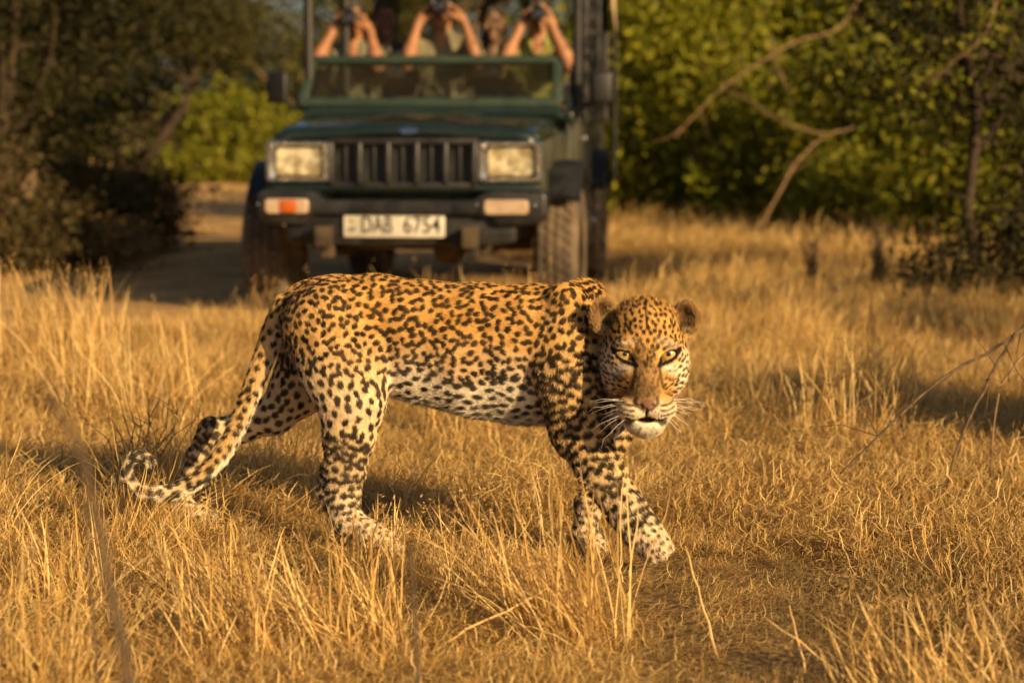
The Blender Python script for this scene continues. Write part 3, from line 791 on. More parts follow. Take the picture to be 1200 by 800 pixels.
    # tub
    for s in (-1, 1):
        out = [(1.25, 0.46), (1.25, 1.05), (1.42, 1.075), (2.25, 1.03), (4.25, 1.00), (4.25, 0.52), (3.72, 0.50)]
        for a in np.linspace(0, math.pi, 9): out.append((3.25 + 0.42 * math.cos(a), 0.40 + 0.40 * math.sin(a)))
        out += [(2.75, 0.46)]
        m = MB(); m.prism(out, s * 0.735, s * 0.785, 'x', 0.008); m.build('side_panel', M_DUSTY, v)
        m = MB(); m.box((s * 0.79, 3.25, 0.985), (0.03, 1.9, 0.03), bev=0.008); m.box((s * 0.79, 1.85, 1.025), (0.03, 0.8, 0.03), rot=(-0.03, 0, 0), bev=0.008); m.build('belt_rail', M_STEEL, v)
        m = MB(); m.prism([(1.42, 0.52), (1.42, 0.98), (2.18, 0.96), (2.18, 0.52)], s * 0.782, s * 0.797, 'x', 0.006); d = m.build('door', M_DUSTY, v)
        m = MB(); m.box((s * 0.806, 2.05, 0.88), (0.02, 0.12, 0.03), bev=0.006); m.build('handle', M_CHROME, d)
        secs = []
        for a in np.linspace(R(152), R(24), 12):
            q = lambda r_: (3.25 + r_ * math.cos(a), 0.345 + r_ * math.sin(a))
            a1, a2 = q(0.45), q(0.415)
            secs.append([(s * 0.77, *a1), (s * 0.88, *a1), (s * 0.885, a2[0], a2[1]), (s * 0.77, *a2)])
        m = MB(); m.loft(secs, close=True); m.build('wheel_arch', M_BLACK, v)
        m = MB(); m.box((s * 0.84, 2.1, 0.40), (0.13, 1.0, 0.03), bev=0.01); m.tube([(s * 0.74, 1.7, 0.44), (s * 0.84, 1.7, 0.41)], 0.015, 6); m.tube([(s * 0.74, 2.5, 0.44), (s * 0.84, 2.5, 0.41)], 0.015, 6); m.build('step', M_STEEL, v)
    m = MB(); m.box((0, 2.75, 0.53), (1.48, 2.95, 0.03)); m.box((0, 4.22, 0.77), (1.47, 0.05, 0.47), bev=0.01); m.box((0, 1.30, 0.76), (1.47, 0.05, 0.50)); m.build('tub', M_UNDER, v)
    # cowl and dashboard
    secs = []
    for y, z in [(1.20, 0.99), (1.215, 1.055), (1.30, 1.078), (1.42, 1.085), (1.50, 1.03)]:
        secs.append([(-0.80, y, z - 0.05), (-0.785, y, z - 0.01), (-0.74, y, z), (0.0, y, z + 0.008), (0.74, y, z), (0.785, y, z - 0.01), (0.80, y, z - 0.05)])
    m = MB(); m.loft(secs); cw = m.build('cowl', M_PAINT, v, 50)
    sol = cw.modifiers.new('t', 'SOLIDIFY'); sol.thickness = 0.02; sol.offset = -1
    m = MB(); m.box((0, 1.60, 0.99), (1.45, 0.22, 0.14), bev=0.03); m.build('dashboard', M_BLACK, v)
    m = MB()
    pts = [(0.36 + 0.18 * math.cos(t), 1.80 + 0.09 * math.sin(t), 1.02 + 0.16 * math.sin(t)) for t in np.linspace(0, 2 * math.pi, 25)]
    m.tube(pts, 0.013, 8, cap=False); m.tube([(0.36, 1.80, 1.02), (0.36, 1.62, 0.94)], 0.02, 8); m.tube([(0.18, 1.80, 1.02), (0.54, 1.80, 1.02)], 0.012, 6); m.build('steering_wheel', M_BLACK, v)
    # windscreen: low frame leaning back
    ox = -0.06; zb, zt, yb, yt = 1.092, 1.345, 1.34, 1.56
    def fr(u, w): return Vector((ox + u * (0.775 - 0.025 * w), yb + (yt - yb) * w, zb + (zt - zb) * w))
    nrm = Vector((0, -(zt - zb), (yt - yb))).normalized()
    m = MB()
    def bar(a, b, wd, axis):
        d = (b - a); c = (a + b) / 2
        L = d.length
        ang = math.atan2(zt - zb, yt - yb)
        if axis == 'h': m.box(c, (L, 0.055, wd), rot=(ang - math.pi / 2, 0, 0), bev=0.012, seg=3)
        else:
            q = math.atan2(d.x, math.hypot(d.y, d.z))
            M_ = Matrix.Rotation(-(math.pi / 2 - ang), 3, 'X') @ Matrix.Rotation(q, 3, 'Y')
            m.box(c, (wd, 0.053, L), rot=M_.to_euler(), bev=0.012, seg=3)
    bar(fr(-1, 0.0), fr(1, 0.0), 0.055, 'h'); bar(fr(-1, 1.0), fr(1, 1.0), 0.05, 'h')
    bar(fr(-0.975, 0.04), fr(-0.975, 0.96), 0.06, 'v'); bar(fr(0.975, 0.04), fr(0.975, 0.96), 0.06, 'v')
    wf = m.build('windscreen_frame', M_FRAME, v)
    m = MB()
    o_ = nrm * 0.003
    f1 = [fr(-0.94, 0.08), fr(0.94, 0.08), fr(0.94, 0.92), fr(-0.94, 0.92)]
    m.loft([[tuple(p + o_) for p in f1], [tuple(p - o_) for p in f1]], close=True); m.build('glass', M_GLASS, wf, smooth=False)
    for x in (-0.3, 0.35):
        m = MB(); m.tube([fr(x, 0.0) + nrm * 0.04, fr(x + 0.05, 0.06) + nrm * 0.03, fr(x + 0.42, 0.14) + nrm * 0.02], 0.007, 6); m.build('wiper', M_BLACK, wf)
    for s in (-1, 1):
        m = MB(); m.prism([(1.34, 1.04), (1.58, 1.04), (1.60, 1.30), (1.56, 1.33), (1.33, 1.08)], s * 0.765 - 0.01, s * 0.765 + 0.01, 'x', 0.003); m.build('cowl_side', M_PAINT, v)
    # roof frame
    def post(x, y, r0, z0=0.98, z1=2.16, x1=None): 
        m = MB(); m.tube([(x, y, z0), (x, y, z0 + 0.35), (x1 if x1 is not None else x, y, z1)], r0, 10); m.build('roof_post', M_STEEL, v)
    post(-0.80, 1.46, 0.030); post(-0.68, 2.02, 0.026); post(-0.77, 3.1, 0.026); post(-0.77, 4.2, 0.028)
    post(0.80, 1.46, 0.026); post(0.79, 2.18, 0.032); post(0.79, 2.75, 0.026); post(0.79, 3.45, 0.026); post(0.79, 4.2, 0.030)
    m = MB()
    for s in (-1, 1): m.tube([(s * 0.80, 1.42, 2.16), (s * 0.79, 4.24, 2.16)], 0.025, 8)
    for y in (1.46, 2.4, 3.3, 4.2): m.tube([(-0.80, y, 2.16), (-0.4, y, 2.215), (0, y, 2.23), (0.4, y, 2.215), (0.80, y, 2.16)], 0.02, 8)
    m.build('roof_frame', M_STEEL, v)
    secs = []
    for y in np.linspace(1.30, 4.36, 9):
        sag = 0.012 * math.sin(y * 6.5)
        secs.append([(-0.86, y, 2.10), (-0.84, y, 2.18), (-0.4, y, 2.245 + sag), (0, y, 2.262 + sag), (0.4, y, 2.245 + sag), (0.84, y, 2.18), (0.86, y, 2.10)])
    m = MB(); m.loft(secs); cn = m.build('canopy', M_CANVAS, v, 60)
    sol = cn.modifiers.new('t', 'SOLIDIFY'); sol.thickness = 0.006
    # rolled side curtain hanging at the back of the right side
    secs = []
    for y, zl in [(3.3, 1.98), (3.6, 1.84), (3.9, 1.74), (4.15, 1.62), (4.34, 1.58)]:
        secs.append([(0.83, y, 2.14), (0.855 + 0.01 * math.sin(y * 17), y, (2.14 + zl) / 2), (0.87, y, zl)])
    m = MB(); m.loft(secs); sc_ = m.build('side_curtain', M_CANVAS, v, 60)
    sol = sc_.modifiers.new('t', 'SOLIDIFY'); sol.thickness = 0.006
    # mirrors
    for s in (-1, 1):
        m = MB(); m.box((s * 0.955, 1.30, 1.185), (0.125, 0.05, 0.185), rot=(0, 0, R(8 * s)), bev=0.018, seg=3)
        m.tube([(s * 0.78, 1.36, 1.05), (s * 0.88, 1.33, 1.08), (s * 0.93, 1.31, 1.13)], 0.012, 8); mi_ = m.build('mirror', M_MIRROR, v)
        m = MB(); m.box((s * 0.955, 1.329, 1.185), (0.105, 0.004, 0.16), rot=(0, 0, R(8 * s))); m.build('mirror_glass', M_CHROME, mi_)
    # seats
    for y, z in ((2.28, 0.86), (3.05, 0.98), (3.85, 1.02)):
        s_ = empty('bench_seat'); s_.parent = v
        m = MB(); m.box((0, y, z - 0.06), (1.36, 0.44, 0.12), bev=0.035, seg=3); m.build('cushion', M_SEAT, s_)
        m = MB(); m.box((0, y + 0.26, z + 0.2), (1.36, 0.09, 0.42), rot=(R(-8), 0, 0), bev=0.035, seg=3); m.build('backrest', M_SEAT, s_)
        m = MB(); m.box((0, y + 0.02, (z + 0.42) / 2), (1.2, 0.36, z - 0.66)); m.build('seat_box', M_UNDER, s_)
    # rear ladder / spare bracket
    m = MB(); m.tube([(0.86, 4.3, 0.55), (0.86, 4.3, 1.7)], 0.016, 8); m.build('rear_rail', M_STEEL, v)
build_vehicle(veh)
# ------------------------------------------------------------------ the people in the vehicle
def mat_vcol(name, rough=0.7, spec=0.25, bump=0.0, scale=40, sss=0.0):
    m, n, l, b = mat_new(name)
    a = n.new('ShaderNodeAttribute'); a.attribute_name = 'col'
    l.new(a.outputs['Color'], b.inputs['Base Color'])
    b.inputs['Roughness'].default_value = rough; b.inputs['Specular IOR Level'].default_value = spec
    if bump:
        tc = n.new('ShaderNodeTexCoord'); nz = n.new('ShaderNodeTexNoise'); nz.inputs['Scale'].default_value = scale
        bp = n.new('ShaderNodeBump'); bp.inputs['Strength'].default_value = bump; bp.inputs['Distance'].default_value = 0.01
        l.new(tc.outputs['Object'], nz.inputs[0]); l.new(nz.outputs[0], bp.inputs['Height']); l.new(bp.outputs[0], b.inputs['Normal'])
    return m
M_SKIN = mat_vcol('skin', 0.55, 0.4)
M_CLOTH = mat_vcol('cloth', 0.9, 0.1, 0.6, 26)
M_HAIR = mat_noise('dark_hair', (0.010, 0.008, 0.006), (0.03, 0.022, 0.015), scale=60, rough=0.6, bump=0.6, dist=0.004)
M_CAMB = mat_noise('camera_black', (0.010, 0.010, 0.011), (0.022, 0.021, 0.020), scale=60, rough=0.4)
M_CAMGLASS, _n, _l, _b = mat_new('camera_lens_glass'); _b.inputs['Base Color'].default_value = (0.02, 0.022, 0.035, 1); _b.inputs['Roughness'].default_value = 0.05; _b.inputs['Coat Weight'].default_value = 1

def add_hand(fd, wrist, grip, side, curl_to, s=1.0):
    """palm from the wrist to the grip, four bent fingers closing over the camera body, thumb from the side of the palm"""
    w = np.array(wrist); g = np.array(grip)
    up = g - w; L = np.linalg.norm(up); up /= L
    inw = np.array(curl_to) - g; inw -= up * (inw @ up) * 0.3; inw /= np.linalg.norm(inw)
    front = np.cross(up, inw); front /= np.linalg.norm(front)
    if front[1] > 0: front = -front
    knuck = w + up * 0.088
    fd.cone(w, w + up * 0.045, 0.026, 0.030, 0.015, 0.8)
    fd.cone(w + up * 0.045, knuck, 0.030, 0.027, 0.015, 0.8)
    for k, ln in enumerate((0.072, 0.080, 0.074, 0.058)):
        b = knuck + front * (0.026 - 0.017 * k) + up * (0.004 - 0.004 * k) 
        m1 = b + (up * 0.75 + inw * 0.45) * ln * 0.48
        m2 = m1 + (up * 0.1 + inw * 0.95) * ln * 0.32
        t = m2 + (-up * 0.4 + inw * 0.75) * ln * 0.25
        fd.chain([b, m1, m2, t], [0.0098, 0.0090, 0.0082, 0.0070], 0.004)
    b = w + up * 0.035 + inw * 0.022
    m1 = b + (up * 0.5 + inw * 0.8 + front * -0.1) * 0.036
    t = m1 + (up * 0.75 + inw * 0.45) * 0.032
    fd.chain([b, m1, t], [0.014, 0.0105, 0.008], 0.008)

def person(label, eye, sh_w, elbows, wrists, cam_c, shirt, skin, hair_kind, seed, dy_head=0.0, group='people on the jeep seats', collar=True, yaw=0.0):
    r = np.random.default_rng(seed)
    eye = np.array(eye, float)
    hc = eye + np.array([0, 0.085, 0.012])                       # head centre
    chin = eye + np.array([0, 0.0, -0.115])
    neck = hc + np.array([0, 0.045, -0.155])
    shz = eye[2] - 0.225
    cx, cy = hc[0], hc[1] + 0.06
    seat = np.array([cx, cy + 0.05, shz - 0.56])
    lo = np.array([cx - 0.46, cy - 0.62, seat[2] - 0.56]); hi = np.array([cx + 0.46, cy + 0.30, eye[2] + 0.20])
    fd = Field(lo, hi, 0.0065)
    # head
    fd.ell(hc + [0, 0.01, 0.025], (0.074, 0.094, 0.098), 0.02)
    fd.ell(hc + [0, -0.035, -0.055], (0.058, 0.062, 0.075), 0.03)
    fd.cone(chin + [0, -0.008, 0.008], chin + [0, 0.02, 0.006], 0.026, 0.03, 0.025)
    fd.cone(eye + [0, -0.014, 0.0], eye + [0, -0.028, -0.042], 0.010, 0.016, 0.012)      # nose
    fd.ell(eye + [0, -0.012, -0.075], (0.026, 0.012, 0.010), 0.012)                      # lips
    for s in (-1, 1):
        fd.ell(eye + [s * 0.033, -0.010, 0.018], (0.022, 0.012, 0.008), 0.01)
        fd.ell(eye + [s * 0.033, -0.006, 0.0], (0.016, 0.012, 0.009), 0.006)
        fd.ell(hc + [s * 0.078, 0.012, -0.012], (0.010, 0.022, 0.034), 0.008)            # ears
        fd.ell(eye + [s * 0.045, 0.008, -0.035], (0.024, 0.03, 0.028), 0.02)
    fd.cone(neck + [0, 0, 0.06], neck + [0, 0.01, -0.07], 0.056, 0.066, 0.03)
    # trunk, arms, legs
    S_ = {s: np.array([cx + s * sh_w, cy + 0.01, shz]) for s in (-1, 1)}
    fd.cone([cx, cy, shz - 0.10], [cx, cy + 0.03, shz - 0.50], 0.135, 0.125, 0.05, 0.75)
    fd.cone(S_[-1], S_[1], 0.055, 0.055, 0.05)
    fd.cone([cx - 0.08, cy, shz - 0.11], [cx + 0.08, cy, shz - 0.11], 0.115, 0.115, 0.05, 0.8)
    for s in (-1, 1):
        E, Wr = np.array(elbows[s]), np.array(wrists[s])
        fd.cone(S_[s], E, 0.054, 0.040, 0.03)
        mid = E + (Wr - E) * 0.35
        fd.cone(E, mid, 0.040, 0.041, 0.02); fd.cone(mid, Wr, 0.041, 0.026, 0.02)
        add_hand(fd, Wr, Wr + (np.array(cam_c) + [s * 0.06, 0.0, 0.02] - Wr) * 0.9, s, np.array(cam_c) + [0, -0.03, 0.03])
        K = np.array([cx + s * 0.12, cy - 0.44, seat[2] - 0.02])
        fd.cone([cx + s * 0.09, cy + 0.02, seat[2] + 0.06], K, 0.082, 0.060, 0.03)
        fd.cone(K, K + [0, 0.06, -0.42], 0.056, 0.040, 0.02)
        fd.cone(K + [0, 0.06, -0.44], K + [0, -0.10, -0.47], 0.042, 0.034, 0.02)
    V, F = fd.mesh(0)
    base = np.array([cx, cy, seat[2]])
    n_ = vnoise(V * 30)[:, None]
    c = np.array(skin) * (0.85 + 0.3 * n_)
    facev = (np.hypot(V[:, 0] - cx, V[:, 1] - eye[1]) < 0.07)
    lips = np.exp(-(((V[:, 0] - cx) / 0.022) ** 2 + ((V[:, 2] - (eye[2] - 0.075)) / 0.008) ** 2)) * (V[:, 1] < eye[1] + 0.01)
    c = c * (1 - 0.5 * lips[:, None]) + np.array((0.30, 0.09, 0.07)) * 0.5 * lips[:, None]
    for s in (-1, 1):
        e = np.exp(-(((V[:, 0] - cx - s * 0.033) / 0.012) ** 2 + ((V[:, 2] - eye[2]) / 0.005) ** 2)) * (V[:, 1] < eye[1] + 0.02)
        c = c * (1 - e[:, None]) + np.array((0.04, 0.03, 0.02)) * e[:, None]
        e = np.exp(-(((V[:, 0] - cx - s * 0.034) / 0.020) ** 2 + ((V[:, 2] - eye[2] - 0.022) / 0.005) ** 2)) * (V[:, 1] < eye[1] + 0.02)
        c = c * (1 - e[:, None]) + np.array((0.03, 0.02, 0.015)) * e[:, None]
    root = empty('person', base)
    tag(root, label, 'person', group)
    np_mesh('body', V - base, F, M_SKIN, root, True, c)
    # shirt
    fs = Field(lo - 0.02, hi, 0.0085)
    fs.cone([cx, cy, shz - 0.10], [cx, cy + 0.03, shz - 0.50], 0.152, 0.150, 0.05, 0.78)
    fs.cone(S_[-1], S_[1], 0.066, 0.066, 0.05)
    fs.cone([cx - 0.08, cy, shz - 0.11], [cx + 0.08, cy, shz - 0.11], 0.13, 0.13, 0.05, 0.82)
    for s in (-1, 1):
        E = np.array(elbows[s]); fs.cone(S_[s], S_[s] + (E - S_[s]) * 0.72, 0.069, 0.064, 0.02)
    if collar: fs.cone([cx, cy - 0.01, shz + 0.03], [cx, cy + 0.0, shz + 0.065], 0.085, 0.074, 0.02)
    fs.cone([cx, cy - 0.13, shz + 0.10], [cx, cy - 0.17, shz - 0.10], 0.06, 0.015, 0.01, sub=False) if False else None
    fs.ell([cx, cy - 0.10, shz + 0.07], (0.045, 0.06, 0.10), 0.012, sub=True)              # open neck
    fs.ell([cx, cy - 0.0, shz + 0.12], (0.062, 0.066, 0.075), 0.01, sub=True)
    for q in range(16):
        p = np.array([cx + r.uniform(-.2, .2), cy - 0.13 + r.uniform(-.02, .02), shz - r.uniform(0.02, .4)])
        fs.cone(p, p + [r.uniform(-.08, .08), 0, r.uniform(-.12, -.04)], 0.008, 0.006, 0.018)
    V, F = fs.mesh(0)
    c = np.array(shirt) * (0.75 + 0.5 * vnoise(V * 14)[:, None])
    np_mesh('shirt', V - base, F, M_CLOTH, root, True, c)
    ft = Field(lo - 0.02, [hi[0], hi[1], seat[2] + 0.2], 0.011)
    for s in (-1, 1):
        K = np.array([cx + s * 0.12, cy - 0.44, seat[2] - 0.02])
        ft.cone([cx + s * 0.09, cy + 0.02, seat[2] + 0.06], K, 0.096, 0.072, 0.03); ft.cone(K, K + [0, 0.055, -0.38], 0.068, 0.056, 0.02)
    ft.cone([cx - 0.06, cy + 0.03, seat[2] + 0.09], [cx + 0.06, cy + 0.03, seat[2] + 0.09], 0.12, 0.12, 0.04)
    V, F = ft.mesh(0)
    np_mesh('trousers', V - base, F, M_CLOTH, root, True, np.array((0.07, 0.06, 0.045)) * (0.8 + 0.4 * vnoise(V * 12)[:, None]))
    fh = Field(lo, hi + 0.05, 0.0065)
    fh.ell(hc + [0, 0.022, 0.040], (0.084, 0.102, 0.100), 0.02)
    if hair_kind == 'long': fh.cone(hc + [0, 0.06, 0.02], hc + [0, 0.075, -0.17], 0.078, 0.07, 0.03)
    fh.ell(hc + [0, -0.075, -0.045], (0.075, 0.075, 0.090), 0.012, sub=True)
    if hair_kind == 'cap': fh.cone(hc + [-0.045, -0.095, 0.062], hc + [0.045, -0.095, 0.062], 0.020, 0.020, 0.01, 1.9)
    for q in range(50):
        d = r.normal(size=3); d[2] = abs(d[2]); d /= np.linalg.norm(d)
        p = hc + [0, 0.022, 0.040] + d * [0.08, 0.098, 0.097]
        if hair_kind != 'cap' and not (p[1] < hc[1] - 0.05 and p[2] < hc[2] + 0.05): fh.ell(p, (0.016, 0.02, 0.014), 0.01)
    V, F = fh.mesh(0)
    np_mesh('cap' if hair_kind == 'cap' else 'hair', V - base, F, M_CAP if hair_kind == 'cap' else M_HAIR, root, True)
    return root
M_CAP = mat_noise('dark_cap_cloth', (0.018, 0.017, 0.015), (0.045, 0.04, 0.03), scale=60, rough=0.9)

def photo_camera(label, c, yaw=0.0):
    root = empty('photo_camera', c, yaw)
    tag(root, label, 'camera', 'cameras raised by the passengers')
    m = MB(); m.box((0, 0, 0), (0.136, 0.062, 0.092), bev=0.014, seg=3); m.box((0, -0.005, 0.055), (0.058, 0.052, 0.034), bev=0.012); m.box((-0.052, -0.024, 0.0), (0.034, 0.036, 0.088), bev=0.012); m.tube([(-0.045, -0.005, 0.045), (-0.045, -0.005, 0.058)], 0.011, 12)
    m.build('camera_body', M_CAMB, root)
    m = MB(); m.lathe([(0.030, -0.02), (0.037, -0.03), (0.037, -0.062), (0.034, -0.066), (0.034, -0.072), (0.040, -0.076), (0.040, -0.118), (0.037, -0.122), (0.032, -0.118), (0.031, -0.105)], axis='y', n=28); lens = m.build('lens', M_CAMB, root)
    m = MB(); m.lathe([(0.0005, -0.112), (0.014, -0.111), (0.026, -0.107), (0.032, -0.104)], axis='y', n=24); m.build('front_glass', M_CAMGLASS, lens)
    return root

def seat_shooter(label, clabel, px_eye, py_eye, Y, el, wr, camp, **kw):
    eye = P(px_eye, py_eye, Y)
    cam_c = P(camp[0], camp[1], Y - 0.095)
    E = {-1: P(el[0][0], el[0][1], Y - 0.20), 1: P(el[1][0], el[1][1], Y - 0.20)}
    Wr = {-1: P(wr[0][0], wr[0][1], Y - 0.13), 1: P(wr[1][0], wr[1][1], Y - 0.13)}
    person(label, eye, kw.pop('sh', 0.17), E, Wr, cam_c, **kw)
    photo_camera(clabel, cam_c)
SK1, SK2, SK3 = (0.28, 0.125, 0.062), (0.29, 0.135, 0.066), (0.32, 0.15, 0.076)
seat_shooter('person in grey green shirt raising a camera behind the left end of the windscreen', 'black camera held by the passenger on the left', 412, 21, 13.42,
             ((370, 74), (442, 78)), ((388, 40), (434, 38)), (410, 22), shirt=(0.15, 0.145, 0.10), skin=SK1, hair_kind='short', seed=1)
seat_shooter('person in khaki shirt raising a camera in the middle of the front row', 'black camera held by the passenger in the middle', 517, 9, 13.42,
             ((476, 76), (560, 74)), ((489, 30), (545, 28)), (516, 8), shirt=(0.17, 0.155, 0.10), skin=SK2, hair_kind='cap', seed=2)
seat_shooter('person in olive yellow shirt raising a camera behind the right end of the windscreen', 'black camera held by the passenger on the right', 630, 15, 13.42,
             ((590, 74), (668, 78)), ((608, 36), (648, 34)), (630, 17), shirt=(0.21, 0.20, 0.06), skin=SK3, hair_kind='short', seed=3)
def seat_back(label, px, py, Y, **kw):
    eye = P(px, py, Y); e = np.array(eye)
    E = {s: e + [s * 0.24, -0.05, -0.50] for s in (-1, 1)}; Wr = {s: e + [s * 0.12, -0.28, -0.56] for s in (-1, 1)}
    person(label, eye, 0.17, E, Wr, e + [0, -0.36, -0.56], **kw)
seat_back('dark haired person in dark clothing sitting behind the passenger on the left', 452, 22, 14.25, shirt=(0.035, 0.035, 0.04), skin=(0.16, 0.085, 0.05), hair_kind='long', seed=4)
seat_back('dark haired person in dark clothing sitting behind the gap between the other two', 577, 26, 14.25, shirt=(0.02, 0.02, 0.022), skin=(0.13, 0.07, 0.04), hair_kind='long', seed=5)
# ------------------------------------------------------------------ the leopard
LY = 5.0
PXM = LY / FPX                      # metres per photograph pixel at the animal
def B(px, py, dy=0.0):
    p = P(px, py, LY + dy)
    return np.array(p, float)
HDY = -0.25
HC = B(757, 422.5, HDY)             # middle of the face
HS = (LY + HDY) / FPX * 1.025
def H(u, v, w):                     # face coordinates: right, down, towards the viewer, in pixel-sized units
    return HC + np.array([u * HS, -w * HS, -v * HS])

SHR = 0.0050        # the skin lies this far under the tips of the fur
LEO = []    # primitives: (kind, data, region, flow direction)
def lcone(pa, pb, ra, rb, region, flow=None, k=0.022, sy=1.0):
    a = B(*pa); b = B(*pb)
    fl = (b - a) if flow is None else np.array(flow, float)
    LEO.append(('cone', (a, b, ra * PXM - SHR, rb * PXM - SHR, sy), region, fl / np.linalg.norm(fl), k))
def lchain(pts, region, k=0.02, sy=1.0, flip=False):
    for q in range(len(pts) - 1):
        lcone(pts[q][:3], pts[q + 1][:3], pts[q][3], pts[q + 1][3], region, k=k, sy=sy)
def hell(u, v, w, ru, rv, rw, k=0.012, rot=(0, 0, 0), region='head'):
    LEO.append(('ell', (H(u, v, w), np.array([ru * HS, rw * HS, rv * HS]), np.array(Euler(rot).to_matrix())), region, None, k))
def hcone(a, b, ra, rb, k=0.012, region='head', sy=1.0):
    LEO.append(('cone', (H(*a), H(*b), ra * HS, rb * HS, sy), region, None, k))

BACK = (-1, 0.1, -0.25)
# trunk
lchain([(364, 374, .10, 46), (385, 378, .09, 58), (440, 386, .06, 66), (500, 399, .03, 71), (560, 408, .0, 77), (630, 414, -.03, 81), (672, 418, -.05, 78)], 'torso', k=0.03, sy=0.74)
for q in LEO: q[3][:] = np.array(BACK) / np.linalg.norm(BACK)
lcone((672, 418, -.05), (694, 424, -.05), 74, 62, 'torso', BACK, k=0.03, sy=0.78)
lcone((664, 354, -.10), (662, 430, -.12), 26, 40, 'torso', (-.3, 0, -1), k=0.03)      # near shoulder blade
lcone((690, 345, .02), (694, 420, .04), 22, 40, 'torso', (-.3, 0, -1), k=0.03)
lcone((684, 356, -.04), (694, 430, -.03), 31, 58, 'neck', (-.55, 0, -.85), k=0.03)
lchain([(696, 425, -.03, 60), (724, 422, -.06, 52), (746, 412, -.10, 45)], 'neck', k=0.025)
for q in LEO[-2:]: q[3][:] = np.array((-.6, .2, -.75)) / np.linalg.norm((-.6, .2, -.75))
lcone((700, 470, -.07), (712, 490, -.08), 42, 26, 'neck', (-.2, 0, -1), k=0.03)
lcone((470, 430, .03), (600, 452, -.01), 32, 42, 'torso', BACK, k=0.03)               # belly
# near hind leg
lchain([(386, 384, .03, 58), (402, 432, -.01, 52), (412, 470, -.03, 40), (409, 510, -.03, 33)], 'thigh', k=0.03, sy=0.72)
lchain([(409, 510, -.03, 32), (404, 550, -.02, 26), (400, 585, -.02, 23), (404, 606, -.03, 22)], 'leg', k=0.02, sy=0.8)
lchain([(404, 608, -.03, 20), (432, 626, -.05, 18), (452, 636, -.06, 17)], 'paw', k=0.015)
for t, (dx, dy) in enumerate([(462, -.075), (467, -.055), (463, -.03)]):
    lcone((446, 633, dy + .005), (dx, 641, dy), 12, 9.5, 'paw', k=0.008)
lcone((383, 548, -.01), (378, 578, -.01), 9, 11, 'leg', k=0.02)                        # hock
lcone((440, 405, -.01), (428, 470, -.04), 24, 18, 'thigh', (-.2, 0, -1), k=0.03)       # front of the thigh
# far hind leg
lchain([(372, 400, .17, 48), (350, 455, .19, 36), (322, 486, .20, 25), (285, 500, .21, 20), (250, 505, .21, 18)], 'thigh', k=0.025, sy=0.8)
lchain([(247, 503, .21, 17.5), (232, 535, .21, 15.5), (217, 568, .21, 14.5), (212, 590, .21, 15)], 'leg', k=0.015)
lchain([(212, 592, .21, 14), (232, 604, .2, 15), (246, 609, .19, 13)], 'paw', k=0.015)
# tail
TAIL = [(340, 362, .09, 23.2), (322, 388, .09, 17.2), (307, 425, .08, 14.4), (292, 465, .06, 13.5), (274, 508, .04, 13.0), (250, 545, .02, 12.6), (220, 569, .01, 12.1), (190, 578, .0, 11.2),
        (163, 573, -.01, 10.2), (149, 558, -.015, 9.3), (150, 542, -.02, 8.8), (163, 534, -.02, 8.4), (175, 540, -.015, 7.9), (177, 551, -.01, 7.4)]
_a = spline([Vector(t[:3]) for t in TAIL], 56); _b = spline([Vector((t[3], 0, 0)) for t in TAIL], 56)
lchain([(p.x, p.y, p.z, q.x) for p, q in zip(_a, _b)], 'tail', k=0.004)
# near foreleg, stepping forward
lcone((668, 440, -.14), (676, 500, -.15), 44, 36, 'leg', k=0.03, sy=0.8)
lchain([(682, 508, -.15, 33), (706, 556, -.18, 28), (734, 598, -.20, 24.5), (752, 622, -.21, 24)], 'leg', k=0.02, sy=0.9)
lcone((668, 515, -.13), (662, 528, -.13), 14, 9, 'leg', (0, 0, -1), k=0.02)            # elbow
lchain([(752, 622, -.21, 24), (766, 638, -.225, 22)], 'paw', k=0.015)
for (x, y, d) in [(757, 649, -.225), (766, 653, -.245), (776, 650, -.25), (783, 642, -.235)]:
    lcone((764, 634, -.225), (x, y, d), 12, 9, 'paw', k=0.008)
# far foreleg
lchain([(708, 470, .01, 42), (718, 505, .015, 25), (706, 548, .02, 20), (690, 590, .02, 17.5), (685, 622, .02, 17)], 'leg', k=0.02)
lchain([(686, 628, .02, 17), (698, 642, -.0, 17)], 'paw', k=0.015)
for (x, y, d) in [(702, 652, .01), (710, 651, -.01), (708, 650, .03)]:
    lcone((694, 640, d), (x, y, d), 11, 8.5, 'paw', k=0.008)
# head
NB = len(LEO)
hell(0, -22, -38, 46, 48, 56, 0.02)
hell(-26.5, 4, -20, 25, 36, 36, 0.015); hell(26.5, 4, -20, 25, 36, 36, 0.015)
hell(-19, 17, 12, 13, 21, 17, 0.02); hell(17, 17, 12, 13, 21, 17, 0.02)        # beside the bridge
hell(-25, 20, -24, 20, 26, 34, 0.02); hell(25, 20, -24, 20, 26, 34, 0.02)
hell(-20, -21, 8, 16, 7, 12, 0.014); hell(20, -21, 8, 16, 7, 12, 0.014)       # brows
hcone((0, -18, 4), (-1, 38, 38), 16, 18.5, 0.018, sy=0.9)                     # bridge of the nose
hell(-15, 50, 32, 20.5, 16, 21, 0.010); hell(13, 50, 32, 20.5, 16, 21, 0.010)     # whisker pads
hell(-2, 42, 51, 13, 6.5, 7, 0.008)                                           # nose leather
hcone((-2, 46, 52), (-2, 52, 50), 5, 3.5, 0.006)
hell(-2, 72, 28, 17, 8, 16, 0.010)                                          # chin
hell(-15, 62, 12, 14, 13, 24, 0.014); hell(12, 62, 12, 14, 13, 24, 0.014)     # corners of the jaw
hcone((-1, 66, 14), (0, 44, -30), 21, 34, 0.02)                               # lower jaw and throat
for s_ in (-1, 1):
    hell(s_ * 25, -8, 2.5, 15.5, 13.5, 14.5, 0.008, (0, R(-20 * s_), 0))      # lids
